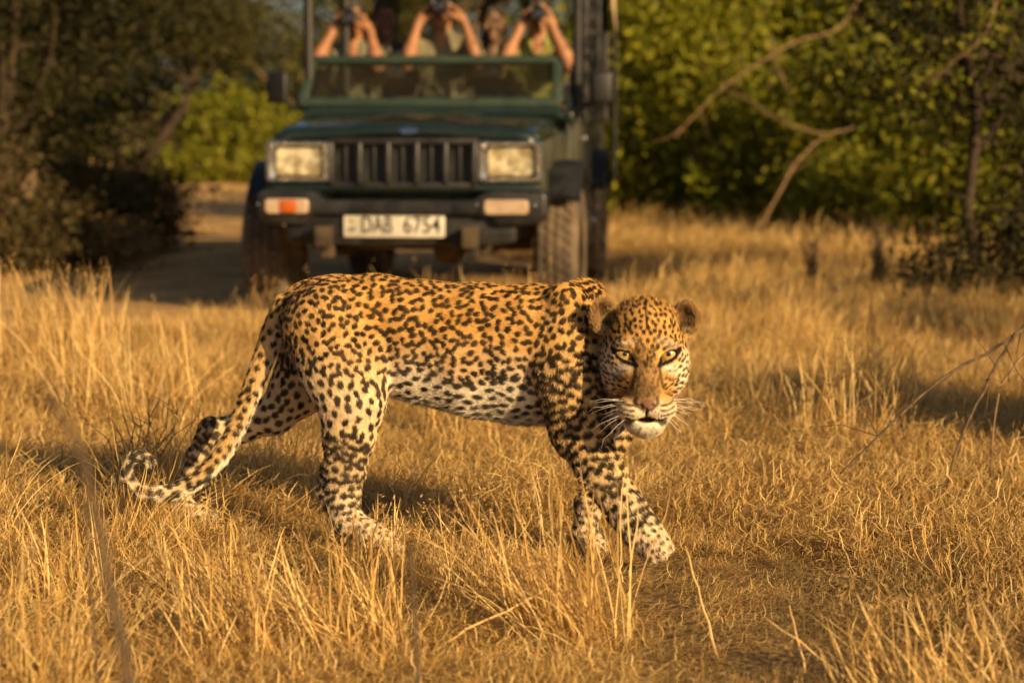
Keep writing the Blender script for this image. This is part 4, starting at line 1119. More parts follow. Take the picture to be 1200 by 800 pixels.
def hsub(u, v, w, ru, rv, rw, k=0.006, rot=(0, 0, 0)):
    LEO.append(('sub', (H(u, v, w), np.array([ru * HS, rw * HS, rv * HS]), np.array(Euler(rot).to_matrix())), 'head', None, k))
hsub(-25, -7.5, 20, 11.0, 4.3, 13, 0.003, (0, R(20), 0)); hsub(25, -7.5, 20, 11.0, 4.3, 13, 0.003, (0, R(-20), 0))
hsub(-2, 63.5, 46, 13, 3.2, 13, 0.005)                                        # parted lips
hsub(-9, 45, 58, 2.4, 1.8, 5, 0.003, (0, R(-30), 0)); hsub(5, 45, 58, 2.4, 1.8, 5, 0.003, (0, R(30), 0))   # nostrils
hsub(-2, 57, 54, 1.2, 6, 8, 0.004)                                            # groove under the nose
# ears: shallow cups
for s, eu, ev, ru, rv in ((-1, -45, -46, 17.5, 21.5), (1, 47, -44, 17.5, 20.5)):
    LEO.append(('ell', (H(eu, ev, -34), np.array([ru * HS, 9 * HS, rv * HS]), np.array(Euler((0, R(24 * s), R(-22 * s))).to_matrix())), 'ear', None, 0.012))
    hcone((s * 34, -34, -36), (eu, ev + 4, -37), 15, 11, 0.014, 'head')
    LEO.append(('sub', (H(eu - 1 * s, ev - 0, -25), np.array([(ru - 3) * HS, 12 * HS, (rv - 3) * HS]), np.array(Euler((0, R(24 * s), R(-22 * s))).to_matrix())), 'ear', None, 0.006))

def build_leopard():
    lo = np.array([B(132, 600)[0] - 0.03, 4.50, -0.03]); hi = np.array([B(822, 400)[0] + 0.03, 5.42, 0.72])
    fd = Field(lo, hi, 0.0031)
    for kind, d, reg, fl, k in LEO:
        if kind == 'cone': fd.cone(d[0], d[1], d[2], d[3], k, d[4])
        elif kind == 'ell': fd.ell(d[0], d[1], k, d[2])
        else: fd.ell(d[0], d[1], k, d[2], sub=True)
    V, F = fd.mesh(-0.0012)
    # drop stray islands is not needed: everything is one smooth union
    N, A = vert_normals(V, F)
    nv = len(V)
    px = V[:, 0]; 
    # region weights and fur direction
    regs = ['torso', 'neck', 'thigh', 'leg', 'paw', 'tail', 'head', 'ear']
    Wt = {q: np.zeros(nv) for q in regs}
    flow = np.zeros((nv, 3))
    nose = H(-1, 40, 55)
    tot = np.zeros(nv)
    for kind, d, reg, fl, k in LEO:
        if kind == 'sub': continue
        if kind == 'cone':
            dd = Field.dcone(V[:, 0], V[:, 1], V[:, 2], *[np.array(q, float) if hasattr(q, '__len__') else q for q in d])
        else:
            dd = Field.dell(V[:, 0], V[:, 1], V[:, 2], *d)
        w = np.exp(-np.clip(dd, -0.01, 1) / 0.011)
        Wt[reg] += w; tot += w
        if fl is None:
            g = V - nose; g = g / (np.linalg.norm(g, axis=1)[:, None] + 1e-9)
            if reg == 'ear': g = np.tile(np.array([[0.0, -0.25, 0.5]]), (nv, 1))
            flow += w[:, None] * g
        else:
            flow += w[:, None] * fl
    for q in regs: Wt[q] = Wt[q] / (tot + 1e-12)
    headw = np.clip(Wt['head'] + Wt['ear'], 0, 1)
    flow -= N * np.sum(flow * N, axis=1)[:, None]
    flow /= np.linalg.norm(flow, axis=1)[:, None] + 1e-9
    # face coordinates
    q = (V - HC) / HS
    fu, fv, fw = q[:, 0], -q[:, 2], -q[:, 1]
    isface = headw > 0.5
    # height measure along the flank in pixel units (belly is pale)
    zz = V[:, 2]
    # ---- ground colour of the coat
    n1 = vnoise(V * 9.0); n2 = vnoise(V * 45.0 + 7)
    gold = np.array([0.56, 0.295, 0.068]); tan = np.array([0.65, 0.425, 0.175]); cream = np.array([0.80, 0.70, 0.53]); white = np.array([0.82, 0.73, 0.57])
    belly_z = 0.385
    low = smooth01(0.155, -0.04, zz - belly_z + (n1 - 0.5) * 0.08)          # 1 at the belly
    low = np.clip(low + smooth01(-0.2, -0.75, N[:, 2]) * 0.7, 0, 1)
    c = gold * (1 - 0.55 * n1[:, None]) + tan * 0.55 * n1[:, None]
    topness = smooth01(0.42, 0.58, zz)[:, None]
    c = c * topness + (gold * 0.45 + tan * 0.55) * (1 - topness)
    c = c * (1 - low[:, None]) + white * low[:, None]
    legw = (Wt['leg'] + Wt['paw'] + 0.55 * Wt['thigh'])[:, None]
    lc = tan * 0.4 + cream * 0.6
    lowleg = smooth01(0.36, 0.08, zz)[:, None]
    inner = smooth01(0.2, 0.8, N[:, 1])[:, None]
    lcol = (tan * (1 - lowleg) + lc * lowleg); lcol = lcol * (1 - 0.7 * inner) + white * 0.7 * inner
    c = c * (1 - legw) + lcol * legw
    tl = Wt['tail'][:, None]
    under = smooth01(0.2, -0.6, N[:, 2])[:, None]
    tip = smooth01(-0.72, -0.84, V[:, 0])[:, None]
    ct = tan * (1 - under) + white * under; ct = ct * (1 - tip * 0.6) + white * tip * 0.6
    c = c * (1 - tl) + ct * tl
    # head ground colour
    hcol = gold * 0.75 + tan * 0.25
    hcol = np.tile(hcol, (nv, 1))
    side = smooth01(20, 46, np.abs(fu))[:, None] * smooth01(-30, 5, fv)[:, None]
    hcol = hcol * (1 - side) + (cream * 0.6 + tan * 0.4) * side
    jaw = smooth01(50, 66, fv)[:, None]
    hcol = hcol * (1 - jaw) + cream * jaw
    c = c * (1 - headw[:, None]) + hcol * headw[:, None]
    c = c * (0.86 + 0.28 * n2[:, None])

    # ---- spots: every blotch is an ellipse laid in the skin's own tangent directions
    kd = kdtree.KDTree(nv)
    for i in range(nv): kd.insert(V[i], i)
    kd.balance()
    r = np.random.default_rng(21)
    dark = np.zeros(nv); ringin = np.zeros(nv)
    wob = (vnoise(V * 130.0) - 0.5) * 0.6 + (vnoise(V * 320.0 + 3) - 0.5) * 0.35
    side_v = np.cross(N, flow)
    def blot(i_center, off, a, b, ang, target, soft=0.16, nmin=0.2):
        Nc, T = N[i_center], flow[i_center]
        Bn = side_v[i_center]
        ctr = V[i_center] + T * off[0] + Bn * off[1]
        R_ = max(a, b) * 1.7
        near = kd.find_range(ctr, R_)
        if not near: return
        ids = np.array([t[1] for t in near])
        D = V[ids] - ctr
        du, dv = D @ T, D @ Bn
        ca, sa = math.cos(ang), math.sin(ang)
        x, y = du * ca + dv * sa, -du * sa + dv * ca
        m = np.sqrt((x / a) ** 2 + (y / b) ** 2) + wob[ids]
        val = smooth01(1 + soft, 1 - soft, m) * (N[ids] @ Nc > nmin)
        target[ids] = np.maximum(target[ids], val)
    def poisson(mask, radius_of, limit=60000):
        ids = np.flatnonzero(mask); r.shuffle(ids); ids = ids[:limit]
        cell = 0.03; grid = {}; out = []
        for i in ids:
            p = V[i]; rr = radius_of(i)
            key = tuple((p // cell).astype(int)); ok = True
            for dx in (-1, 0, 1):
                for dy in (-1, 0, 1):
                    for dz in (-1, 0, 1):
                        for j in grid.get((key[0] + dx, key[1] + dy, key[2] + dz), ()):
                            if np.sum((V[j] - p) ** 2) < (rr * rr) and N[j] @ N[i] > 0: ok = False; break
                        if not ok: break
                    if not ok: break
                if not ok: break
            if ok:
                grid.setdefault(key, []).append(i); out.append(i)
        return out
    torsoish = (Wt['torso'] + Wt['thigh']) > 0.5
    legish = (Wt['leg'] + Wt['paw']) >= 0.5
    tailish = Wt['tail'] > 0.5
    neckish = (Wt['neck'] > 0.35) & (headw < 0.5)
    torso_ros = torsoish & (low < 0.62) & ~neckish & (zz > 0.22)
    body_sol = torsoish & ~torso_ros & ~neckish
    ctrs = []
    def free(p, d): return all(np.sum((p - q_) ** 2) > d * d for q_ in ctrs)
    for i in poisson(torso_ros, lambda i: 0.0340):
        nb = r.integers(4, 6); a0 = r.uniform(0, 6.28); rr = r.uniform(0.0130, 0.0165)
        for k_ in range(nb):
            if r.uniform() < 0.10: continue
            a_ = a0 + k_ * 2 * math.pi / nb + r.uniform(-.3, .3)
            o_ = (math.cos(a_) * rr * 1.1, math.sin(a_) * rr * 0.92)
            p_ = V[i] + flow[i] * o_[0] + side_v[i] * o_[1]
            if not free(p_, 0.0124): continue
            ctrs.append(p_)
            blot(i, o_, r.uniform(0.0082, 0.0116), r.uniform(0.0062, 0.0076), a_ + math.pi / 2 + r.uniform(-.7, .7), dark)
        blot(i, (0, 0), rr * 0.95, rr * 0.85, 0, ringin, soft=0.5)
    for i in poisson(torso_ros, lambda i: 0.017):
        if free(V[i], 0.0128):
            ctrs.append(V[i]); blot(i, (0, 0), r.uniform(0.0072, 0.0102), r.uniform(0.0060, 0.0076), r.uniform(-1.2, 1.2), dark)
    for i in poisson(body_sol, lambda i: 0.0225):
        blot(i, (0, 0), r.uniform(0.0095, 0.014), r.uniform(0.0065, 0.009), r.uniform(-.5, .5), dark)
    for i in poisson(legish, lambda i: 0.0180 if zz[i] > 0.13 else 0.0145):
        s_ = 1.0 if zz[i] > 0.12 else 0.72
        if Wt['paw'][i] > 0.6: s_ = 0.55
        blot(i, (0, 0), r.uniform(0.0068, 0.009) * s_, r.uniform(0.0100, 0.0155) * s_, r.uniform(-.35, .35), dark)
    for i in poisson(tailish, lambda i: 0.0205):
        k_ = 1.3 if V[i, 0] < -0.70 else 1.0; blot(i, (0, 0), r.uniform(0.008, 0.0105) * k_, r.uniform(0.0065, 0.0095) * k_, r.uniform(-.4, .4), dark)
    for i in poisson(neckish, lambda i: 0.0165):
        blot(i, (0, 0), r.uniform(0.0078, 0.0112), r.uniform(0.0054, 0.0072), r.uniform(-.3, .3), dark)
    facemask = isface & (Wt['ear'] < 0.35) & ~((np.abs(fu + 1) < 21) & (fv > -14) & (fw > 0)) & (fv < 56)
    for i in poisson(facemask, lambda i: 0.0118 if fw[i] > -25 else 0.0145):
        if fw[i] > 18 and fv[i] > 36: continue
        blot(i, (0, 0), r.uniform(0.0056, 0.0082), r.uniform(0.0042, 0.0053), r.uniform(-.25, .25), dark, soft=0.25)

    black = np.array([0.010, 0.0065, 0.005])
    c = c * (1 - 0.30 * ringin[:, None] * (1 - low[:, None])) + np.array([0.30, 0.12, 0.022]) * 0.30 * ringin[:, None] * (1 - low[:, None])
    fade = 1 - 0.12 * vnoise(V * 25 + 5)
    c = c * (1 - (dark * fade)[:, None]) + black * (dark * fade)[:, None]

    # ---- face markings
    front = isface & (N[:, 1] < 0.35) & (Wt['ear'] < 0.6)
    def paint(u, v, a, b, rot, col, soft=0.3, amt=1.0, mask=None, wmin=-30):
        x, y = fu - u, fv - v
        ca, sa = math.cos(R(rot)), math.sin(R(rot))
        X_, Y_ = x * ca + y * sa, -x * sa + y * ca
        m = np.sqrt((X_ / a) ** 2 + (Y_ / b) ** 2) + (n2 - 0.5) * 0.2
        w = smooth01(1 + soft, 1 - soft, m) * amt * (front if mask is None else mask) * (fw > wmin)
        c[:] = c * (1 - w[:, None]) + np.array(col) * w[:, None]
    def stroke(pts, wd, col, amt=1.0, soft=0.4):
        pts = spline([Vector((p[0], p[1], 0)) for p in pts], 16)
        best = np.full(nv, 1e9)
        for a, b in zip(pts[:-1], pts[1:]):
            bx, by = b.x - a.x, b.y - a.y
            h = np.clip(((fu - a.x) * bx + (fv - a.y) * by) / (bx * bx + by * by + 1e-9), 0, 1)
            best = np.minimum(best, np.hypot(fu - a.x - h * bx, fv - a.y - h * by))
        w = smooth01(wd * (1 + soft), wd * (1 - soft), best) * amt * front * (fw > -20)
        c[:] = c * (1 - w[:, None]) + np.array(col) * w[:, None]
    bridge = (0.33, 0.19, 0.068); brown = (0.16, 0.10, 0.042); cr = tuple(cream * 1.02); ink = tuple(black)
    paint(-1, 16, 18, 30, 0, bridge, 0.6, 0.9)
    paint(-1, 30, 15, 14, 0, brown, 0.7, 0.8)
    for k_ in range(90): paint(r.uniform(-15, 13), r.uniform(-16, 36), 1.3, 2.0, 0, (0.07, 0.04, 0.018), 0.6, 0.6)
    for k_ in range(16): paint(r.uniform(-12, 10), r.uniform(-16, 3), 1.5, 2.3, 0, ink, 0.4, 0.8)
    for s in (-1, 1):
        e = s * 24.5
        paint(e - s * 1, -21, 13, 5.0, -20 * s * -1, cr, 0.6, 0.28)          # pale patch over the eye
        paint(e + s * 3, 8, 12, 6, 25 * s, cr, 0.5, 0.6)                      # pale patch under it
        paint(e + s * 2, 17, 9, 5, 30 * s, (0.50, 0.26, 0.07), 0.5, 0.5)
        paint(s * 14 - 1, 51, 19, 12, 0, cr, 0.35, 0.75)                        # whisker pads
        paint(s * 22 - 1, 40, 12, 6, -30 * s, (0.46, 0.26, 0.09), 0.5, 0.6)
        stroke([(s * 13, 3), (s * 15, -1), (s * 20, -8), (s * 27, -12.5), (s * 34, -13), (s * 39, -15)], 2.0, ink)   # lid liner
        stroke([(s * 13, 3), (s * 18, 1.5), (s * 25, -0.5), (s * 32, -5), (s * 37, -12)], 2.2, ink)
        stroke([(s * 14, 1), (s * 14, 9), (s * 15.5, 18), (s * 18, 28)], 1.9, ink, 0.75)                             # tear line
        stroke([(s * 23, 9), (s * 32, 10), (s * 40, 4)], 1.1, ink, 0.7)
        stroke([(s * 22, 17), (s * 30, 21), (s * 38, 16)], 1.2, ink, 0.7)
        for k_, (v0, v1) in enumerate([(45, 40), (51, 46.5), (56.5, 53)]):
            stroke([(s * 15 - 1, v0), (s * 23 - 1, v0 - 1), (s * 31 - 1, v1)], 1.25, ink, 0.85)
        stroke([(s * 11 - 2, 37), (s * 12 - 2, 42), (s * 7 - 2, 48), (s * 1.5 - 2, 50)], 1.8, (0.03, 0.015, 0.01), 0.9)
        paint(s * 19 - 2, 66, 6, 4, 20 * s, ink, 0.4, 0.8)                    # dark lip corners
    paint(-2, 43, 10.5, 5.5, 0, (0.17, 0.08, 0.055), 0.3, 1.0)
    paint(-2, 39, 12, 2.2, 0, (0.12, 0.07, 0.04), 0.5, 0.7)
    stroke([(-2, 48), (-2, 55), (-2, 59)], 1.5, ink)
    stroke([(-24, 60), (-15, 62.5), (-8, 60.5), (-2, 58.5), (4, 60.5), (11, 62.5), (20, 60)], 1.5, ink)
    paint(-2, 63.5, 11, 3.2, 0, (0.04, 0.012, 0.010), 0.3, 1.0)
    paint(-2, 65.6, 6, 1.1, 0, (0.16, 0.06, 0.05), 0.4, 0.7)
    paint(-2, 76, 17, 8.5, 0, tuple(white * 0.85), 0.4, 0.85)
    for (u, v) in ((-9, 73), (6, 72), (-4, 79), (10, 77)): paint(u, v, 1.8, 1.4, 0, ink, 0.4, 0.7)
    stroke([(0, -74), (-.5, -58), (0, -42)], 1.5, ink, 0.9)                   # crown line
    # ears
    for s, eu, ev in ((-1, -45, -46), (1, 47, -44)):
        em = (Wt['ear'] > 0.3)
        back = em & (N[:, 1] > 0.1)
        c[back] = c[back] * 0.15 + black * 0.85
        inn = em & (N[:, 1] <= 0.1)
        dd = np.hypot((fu - eu) / 17, (fv - ev) / 20.5)
        w = (smooth01(1.05, 0.8, dd) * inn)[:, None]
        c[:] = c * (1 - w) + np.array([0.36, 0.235, 0.105]) * w
        strk = vnoise(np.stack([fv * 0.42 + fu * 0.12 * s, fu * 0.07 + 40, np.zeros(nv)], 1))
        w = (smooth01(0.52, 0.66, strk) * smooth01(1.0, 0.7, np.hypot((fu - eu + 4 * s) / 16, (fv - ev - 3) / 18)) * inn)[:, None] * 0.9
        c[:] = c * (1 - w) + np.array([0.62, 0.46, 0.24]) * w
        w = (smooth01(1.0, 0.5, np.hypot((fu - eu - 3 * s) / 7, (fv - ev + 4) / 9)) * inn)[:, None] * 0.5
        c[:] = c * (1 - w) + np.array([0.05, 0.033, 0.02]) * w
        w = (smooth01(1.0, 0.5, np.hypot((fu - eu + 3 * s) / 9, (fv - ev - 9) / 5)) * inn)[:, None] * 0.8
        c[:] = c * (1 - w) + np.array([0.04, 0.028, 0.018]) * w
        w = (smooth01(0.88, 1.0, dd) * inn * (dd < 1.5))[:, None] * 0.85
        c[:] = c * (1 - w) + np.array([0.62, 0.40, 0.16]) * w

    root = empty('leopard', (0, 0, 0))
    tag(root, 'spotted leopard walking through dry grass with its head turned to the viewer', 'leopard')
    m, n, l, bs = mat_new('leopard_coat')
    a = n.new('ShaderNodeAttribute'); a.attribute_name = 'col'
    l.new(a.outputs['Color'], bs.inputs['Base Color'])
    bs.inputs['Roughness'].default_value = 0.75; bs.inputs['Specular IOR Level'].default_value = 0.2
    # the mesh carries the coat at world position; origin at the feet
    base = np.array([B(560, 655)[0], LY, 0.0])
    root.location = base
    body = np_mesh('body', V - base, F, m, root, True, c)
    # ---- fur
    NH = 430000
    pr = A * np.where(headw[F[:, 0]] > 0.5, 1.5, 1.0)
    fi = r.choice(len(F), NH, p=pr / pr.sum())
    w4 = r.dirichlet((1, 1, 1, 1), NH)
    def itp(Q): return np.einsum('nk,nkd->nd', w4, Q[F[fi]])
    pos = itp(V); nr = itp(N); nr /= np.linalg.norm(nr, axis=1)[:, None]
    fl = itp(flow); fl -= nr * np.sum(fl * nr, axis=1)[:, None]; fl /= np.linalg.norm(fl, axis=1)[:, None] + 1e-9
    ch = itp(c)
    W1 = {k_: (w4 * Wt[k_][F[fi]]).sum(1) for k_ in regs}
    lw = (w4 * low[F[fi]]).sum(1)
    hu, hv, hw = [(w4 * t[F[fi]]).sum(1) for t in (fu, fv, fw)]
    length = 0.0066 + 0.013 * smooth01(-0.55, -0.9, nr[:, 2]) * (W1['torso'] > 0.3) + 0.004 * W1['neck'] + 0.004 * W1['tail'] + 0.006 * W1['thigh'] * smooth01(0.2, 0.6, nr[:, 1])
    length = np.where(W1['leg'] + W1['paw'] > 0.5, 0.0085, length)
    faceL = 0.0055 + 0.009 * smooth01(0, -40, hw) + 0.006 * smooth01(66, 78, hv)
    hd = W1['head'] + W1['ear']
    length = length * (1 - hd) + faceL * hd
    length = length + 0.006 * W1['ear'] * (nr[:, 1] < 0)
    bare = (hd > 0.5) & (hw > 10) & (((np.hypot((hu + 2) / 11, (hv - 43) / 6.5) < 1)) | (np.hypot((hu + 2) / 12, (hv - 63.5) / 4.5) < 1) |
            (np.hypot((hu + 24.5) / 12, (hv + 7) / 6.5) < 1) | (np.hypot((hu - 24.5) / 12, (hv + 7) / 6.5) < 1))
    length *= r.uniform(0.7, 1.25, NH)
    keep = ~bare
    pos, nr, fl, ch, length = pos[keep], nr[keep], fl[keep], ch[keep], length[keep]
    M_ = len(pos)
    jit = r.normal(size=(M_, 3)) * 0.16
    d1 = fl * 0.8 + nr * 0.45 + jit; d1 /= np.linalg.norm(d1, axis=1)[:, None]
    d2 = fl * 0.95 + nr * 0.15 + jit * 1.4; d2 /= np.linalg.norm(d2, axis=1)[:, None]
    p0 = pos - nr * 0.001
    p1 = p0 + d1 * (length * 0.45)[:, None]
    p2 = p1 + d2 * (length * 0.55)[:, None]
    pts = np.stack([p0, p1, p2], 1) - base
    hc = bpy.data.hair_curves.new('fur')
    hc.add_curves([3] * M_)
    hc.position_data.foreach_set('vector', pts.astype(np.float32).ravel())
    rad = hc.attributes.get('radius') or hc.attributes.new('radius', 'FLOAT', 'POINT')
    rad.data.foreach_set('value', np.tile(np.array([0.00040, 0.00032, 0.00008], np.float32), M_))
    ca_ = hc.attributes.new('fcol', 'FLOAT_COLOR', 'CURVE')
    cc = np.ones((M_, 4), np.float32); cc[:, :3] = np.clip(ch * r.uniform(0.78, 1.2, M_)[:, None], 0, 1)
    ca_.data.foreach_set('color', cc.ravel())
    fm, n, l, bs = mat_new('fur_strands')
    a = n.new('ShaderNodeAttribute'); a.attribute_name = 'fcol'
    l.new(a.outputs['Color'], bs.inputs['Base Color'])
    bs.inputs['Roughness'].default_value = 0.6; bs.inputs['Specular IOR Level'].default_value = 0.10
    hc.materials.append(fm)
    fo = bpy.data.objects.new('fur', hc); COL.objects.link(fo); fo.parent = root
    # ---- eyes
    me_, n, l, b1 = mat_new('eye_white'); b1.inputs['Base Color'].default_value = (0.10, 0.06, 0.03, 1); b1.inputs['Roughness'].default_value = 0.1
    mi = mat_noise('amber_iris', (0.30, 0.18, 0.04), (0.50, 0.36, 0.12), scale=240, rough=0.12, coat=1.0, spec=0.6)
    mp, n, l, b2 = mat_new('pupil'); b2.inputs['Base Color'].default_value = (0.008, 0.006, 0.004, 1); b2.inputs['Roughness'].default_value = 0.06; b2.inputs['Coat Weight'].default_value = 1
    for s in (-1, 1):
        ctr = H(s * 25, -8, 1.0) - base
        Rr = 12.6 * HS
        mb = MB(); bmesh.ops.create_uvsphere(mb.bm, u_segments=24, v_segments=16, radius=Rr)
        eo = mb.build('eye', me_, root); eo.location = ctr
        mb = MB(); mb.lathe([(0.0004, -Rr * 1.03)] + [(Rr * 1.03 * math.sin(t), -Rr * 1.03 * math.cos(t)) for t in np.linspace(0.1, 0.74, 8)], axis='y', n=28)
        io = mb.build('iris', mi, eo); io.rotation_euler = (0.05, 0, 0)
        mb = MB(); mb.lathe([(0.0002, -Rr * 1.05)] + [(Rr * 1.05 * math.sin(t), -Rr * 1.05 * math.cos(t)) for t in np.linspace(0.05, 0.2, 4)], axis='y', n=20)
        po = mb.build('pupil', mp, eo); po.rotation_euler = (-0.1, 0, 0)
    # ---- whiskers
    mw, n, l, b3 = mat_new('whisker'); b3.inputs['Base Color'].default_value = (0.85, 0.80, 0.70, 1); b3.inputs['Roughness'].default_value = 0.35
    for s in (-1, 1):
        for k_ in range(12):
            row = k_ % 4; j = k_ // 4
            u0, v0 = s * (17 + 5 * j) - 2, 43 + row * 4.6 - j * 1.0
            Lw = r.uniform(30, 52) * (1 - 0.12 * j)
            an = R([-6, 6, 20, 36][row] + r.uniform(-6, 6))
            pts_ = []
            for t in np.linspace(0, 1, 6):
                a_ = an + t * t * R(r.uniform(4, 16)) 
                pts_.append(Vector(H(u0 + s * Lw * t * math.cos(a_), v0 + Lw * t * math.sin(a_), 40 - 5 * j + 10 * math.sin(t * 2.2) - 16 * t) - base))
            mb = MB(); mb.tube(pts_, [0.00065 * (1 - 0.75 * t) for t in np.linspace(0, 1, 6)], 4)
            mb.build('whisker', mw, root)
    return root
leopard = build_leopard()
# ------------------------------------------------------------------ dry grass
M_GRASS = mat_leafy('dry_grass', trans=0.30, rough=0.55, spec=0.3)
STRAW = np.array([(0.68, 0.46, 0.16), (0.60, 0.37, 0.11), (0.76, 0.55, 0.24), (0.48, 0.28, 0.08), (0.24, 0.135, 0.045), (0.70, 0.51, 0.21)])

def blades(root, L, W0, lean_dir, lean, curl, kink, r, nseg=5):
    """ribbons: root n*3, length, width, first lean, curl; returns V,F"""
    n = len(root)
    az = lean_dir
    pts = [root.copy()]
    th = lean.copy()
    for k in range(nseg):
        a = az + r.normal(size=n) * kink
        d = np.stack([np.sin(th) * np.cos(a), np.sin(th) * np.sin(a), np.cos(th)], 1)
        pts.append(pts[-1] + d * (L / nseg)[:, None])
        th = th + curl / nseg + r.normal(size=n) * kink * 0.4
    pts = np.stack(pts, 1)
    pts[:, :, 2] = np.maximum(pts[:, :, 2], root[:, None, 2] + 0.002)
    fa = r.uniform(0, 2 * np.pi, n)
    side = np.stack([np.cos(fa), np.sin(fa), np.zeros(n)], 1)
    prof = np.concatenate([np.linspace(1.0, 0.75, nseg), [0.12]])
    Vl = pts - side[:, None] * (W0[:, None] * prof)[:, :, None] * 0.5
    Vr = pts + side[:, None] * (W0[:, None] * prof)[:, :, None] * 0.5
    V = np.stack([Vl, Vr], 2).reshape(n, -1, 3)
    m = 2 * (nseg + 1)
    q = np.array([[2 * k, 2 * k + 1, 2 * k + 3, 2 * k + 2] for k in range(nseg)])
    F = (q[None] + (np.arange(n) * m)[:, None, None]).reshape(-1, 4)
    return V.reshape(-1, 3), F, m

def clump_mesh(name, n, rad, hmin, hmax, seed, thatch=0.4, wid=(0.0016, 0.0034), curl=0.9, lean=0.4, kink=0.34, tint=1.0):
    r = np.random.default_rng(seed)
    a = r.uniform(0, 2 * np.pi, n); q = rad * np.sqrt(r.uniform(0, 1, n))
    root = np.stack([q * np.cos(a), q * np.sin(a), np.full(n, -0.01)], 1)
    isT = r.uniform(0, 1, n) < thatch
    root[:, 2] += np.where(isT, r.uniform(0, 0.06, n), 0)
    L = r.uniform(hmin, hmax, n); L = np.where(isT, r.uniform(0.07, 0.20, n), L)
    ln = np.where(isT, r.uniform(1.15, 1.75, n), np.abs(r.normal(0, lean, n)))
    az = r.uniform(0, 2 * np.pi, n)
    az = np.where(r.uniform(0, 1, n) < 0.35, r.normal(0.5, 0.5, n), az)
    cu = np.where(isT, r.normal(0.1, 0.9, n), r.normal(curl, 1.0, n))
    V, F, m = blades(root, L, r.uniform(*wid, n), az, ln, cu, np.where(isT, 0.75, kink), r, 6)
    c = STRAW[r.choice(len(STRAW), n, p=[.25, .20, .15, .18, .13, .09])] * r.uniform(0.75, 1.15, n)[:, None] * tint
    c = np.repeat(c, m, axis=0)
    me_o = np_mesh(name, V, F, M_GRASS, None, True, c)
    COL.objects.unlink(me_o)
    return me_o

src = bpy.data.collections.new('grass_clump_sources')
protos = []
for i in range(6): protos.append(clump_mesh('short_clump', 230, 0.19, 0.03, 0.09, 100 + i, 0.88, wid=(0.0016, 0.0036), lean=0.8, kink=0.5))
for i in range(4): protos.append(clump_mesh('mid_clump', 160, 0.18, 0.05, 0.16, 120 + i, 0.70, lean=0.6, kink=0.4))
for i in range(3): protos.append(clump_mesh('tall_clump', 120, 0.14, 0.2, 0.48, 140 + i, 0.2, lean=0.22, curl=0.7, kink=0.16, wid=(0.002, 0.004)))
for i in range(3): protos.append(clump_mesh('brown_clump', 210, 0.19, 0.03, 0.09, 160 + i, 0.88, tint=0.5, lean=0.8, kink=0.5))
for i, o in enumerate(protos):
    o.name = '%02d_clump' % i
    src.objects.link(o)

def grass_layer(name, label, X, Y, scale, idx, seed, lean=0.15):
    r = np.random.default_rng(seed)
    n = len(X)
    V = np.stack([X, Y, gz(X, Y)], 1).astype(np.float32)
    me = bpy.data.meshes.new(name)
    me.vertices.add(n); me.vertices.foreach_set('co', V.ravel()); me.update()
    at = me.attributes.new('rot', 'FLOAT_VECTOR', 'POINT')
    rot = np.stack([r.normal(0, lean, n), r.normal(0, lean, n), r.uniform(-1.2, 1.2, n)], 1).astype(np.float32)
    at.data.foreach_set('vector', rot.ravel())
    at = me.attributes.new('scl', 'FLOAT_VECTOR', 'POINT')
    flat = np.where((idx < 6) | (idx > 12), np.where(Y < 9.5, 0.62, 1.0), np.where(idx < 10, np.where(Y < 7.5, 0.72, 0.9), 1.0))      # trampled flat
    at.data.foreach_set('vector', np.stack([scale, scale, scale * flat], 1).astype(np.float32).ravel())
    at = me.attributes.new('pick', 'INT', 'POINT'); at.data.foreach_set('value', idx.astype(np.int32))
    me.materials.append(M_GRASS)
    o = bpy.data.objects.new(name, me); COL.objects.link(o)
    tag(o, label, kind='stuff')
    md = o.modifiers.new('scatter', 'NODES'); md.node_group = GN
    return o
GN = bpy.data.node_groups.new('grass_scatter', 'GeometryNodeTree')
GN.interface.new_socket('Geometry', in_out='INPUT', socket_type='NodeSocketGeometry')
GN.interface.new_socket('Geometry', in_out='OUTPUT', socket_type='NodeSocketGeometry')
_n, _l = GN.nodes, GN.links
gi, go = _n.new('NodeGroupInput'), _n.new('NodeGroupOutput')
iop = _n.new('GeometryNodeInstanceOnPoints'); ci = _n.new('GeometryNodeCollectionInfo')
ci.inputs['Collection'].default_value = src; ci.inputs['Separate Children'].default_value = True; ci.inputs['Reset Children'].default_value = True
def named(nm, tp):
    a = _n.new('GeometryNodeInputNamedAttribute'); a.data_type = tp; a.inputs['Name'].default_value = nm
    return a.outputs['Attribute']
_l.new(gi.outputs[0], iop.inputs['Points']); _l.new(ci.outputs[0], iop.inputs['Instance'])
iop.inputs['Pick Instance'].default_value = True
_l.new(named('pick', 'INT'), iop.inputs['Instance Index']); _l.new(named('rot', 'FLOAT_VECTOR'), iop.inputs['Rotation']); _l.new(named('scl', 'FLOAT_VECTOR'), iop.inputs['Scale'])
_l.new(iop.outputs[0], go.inputs[0])

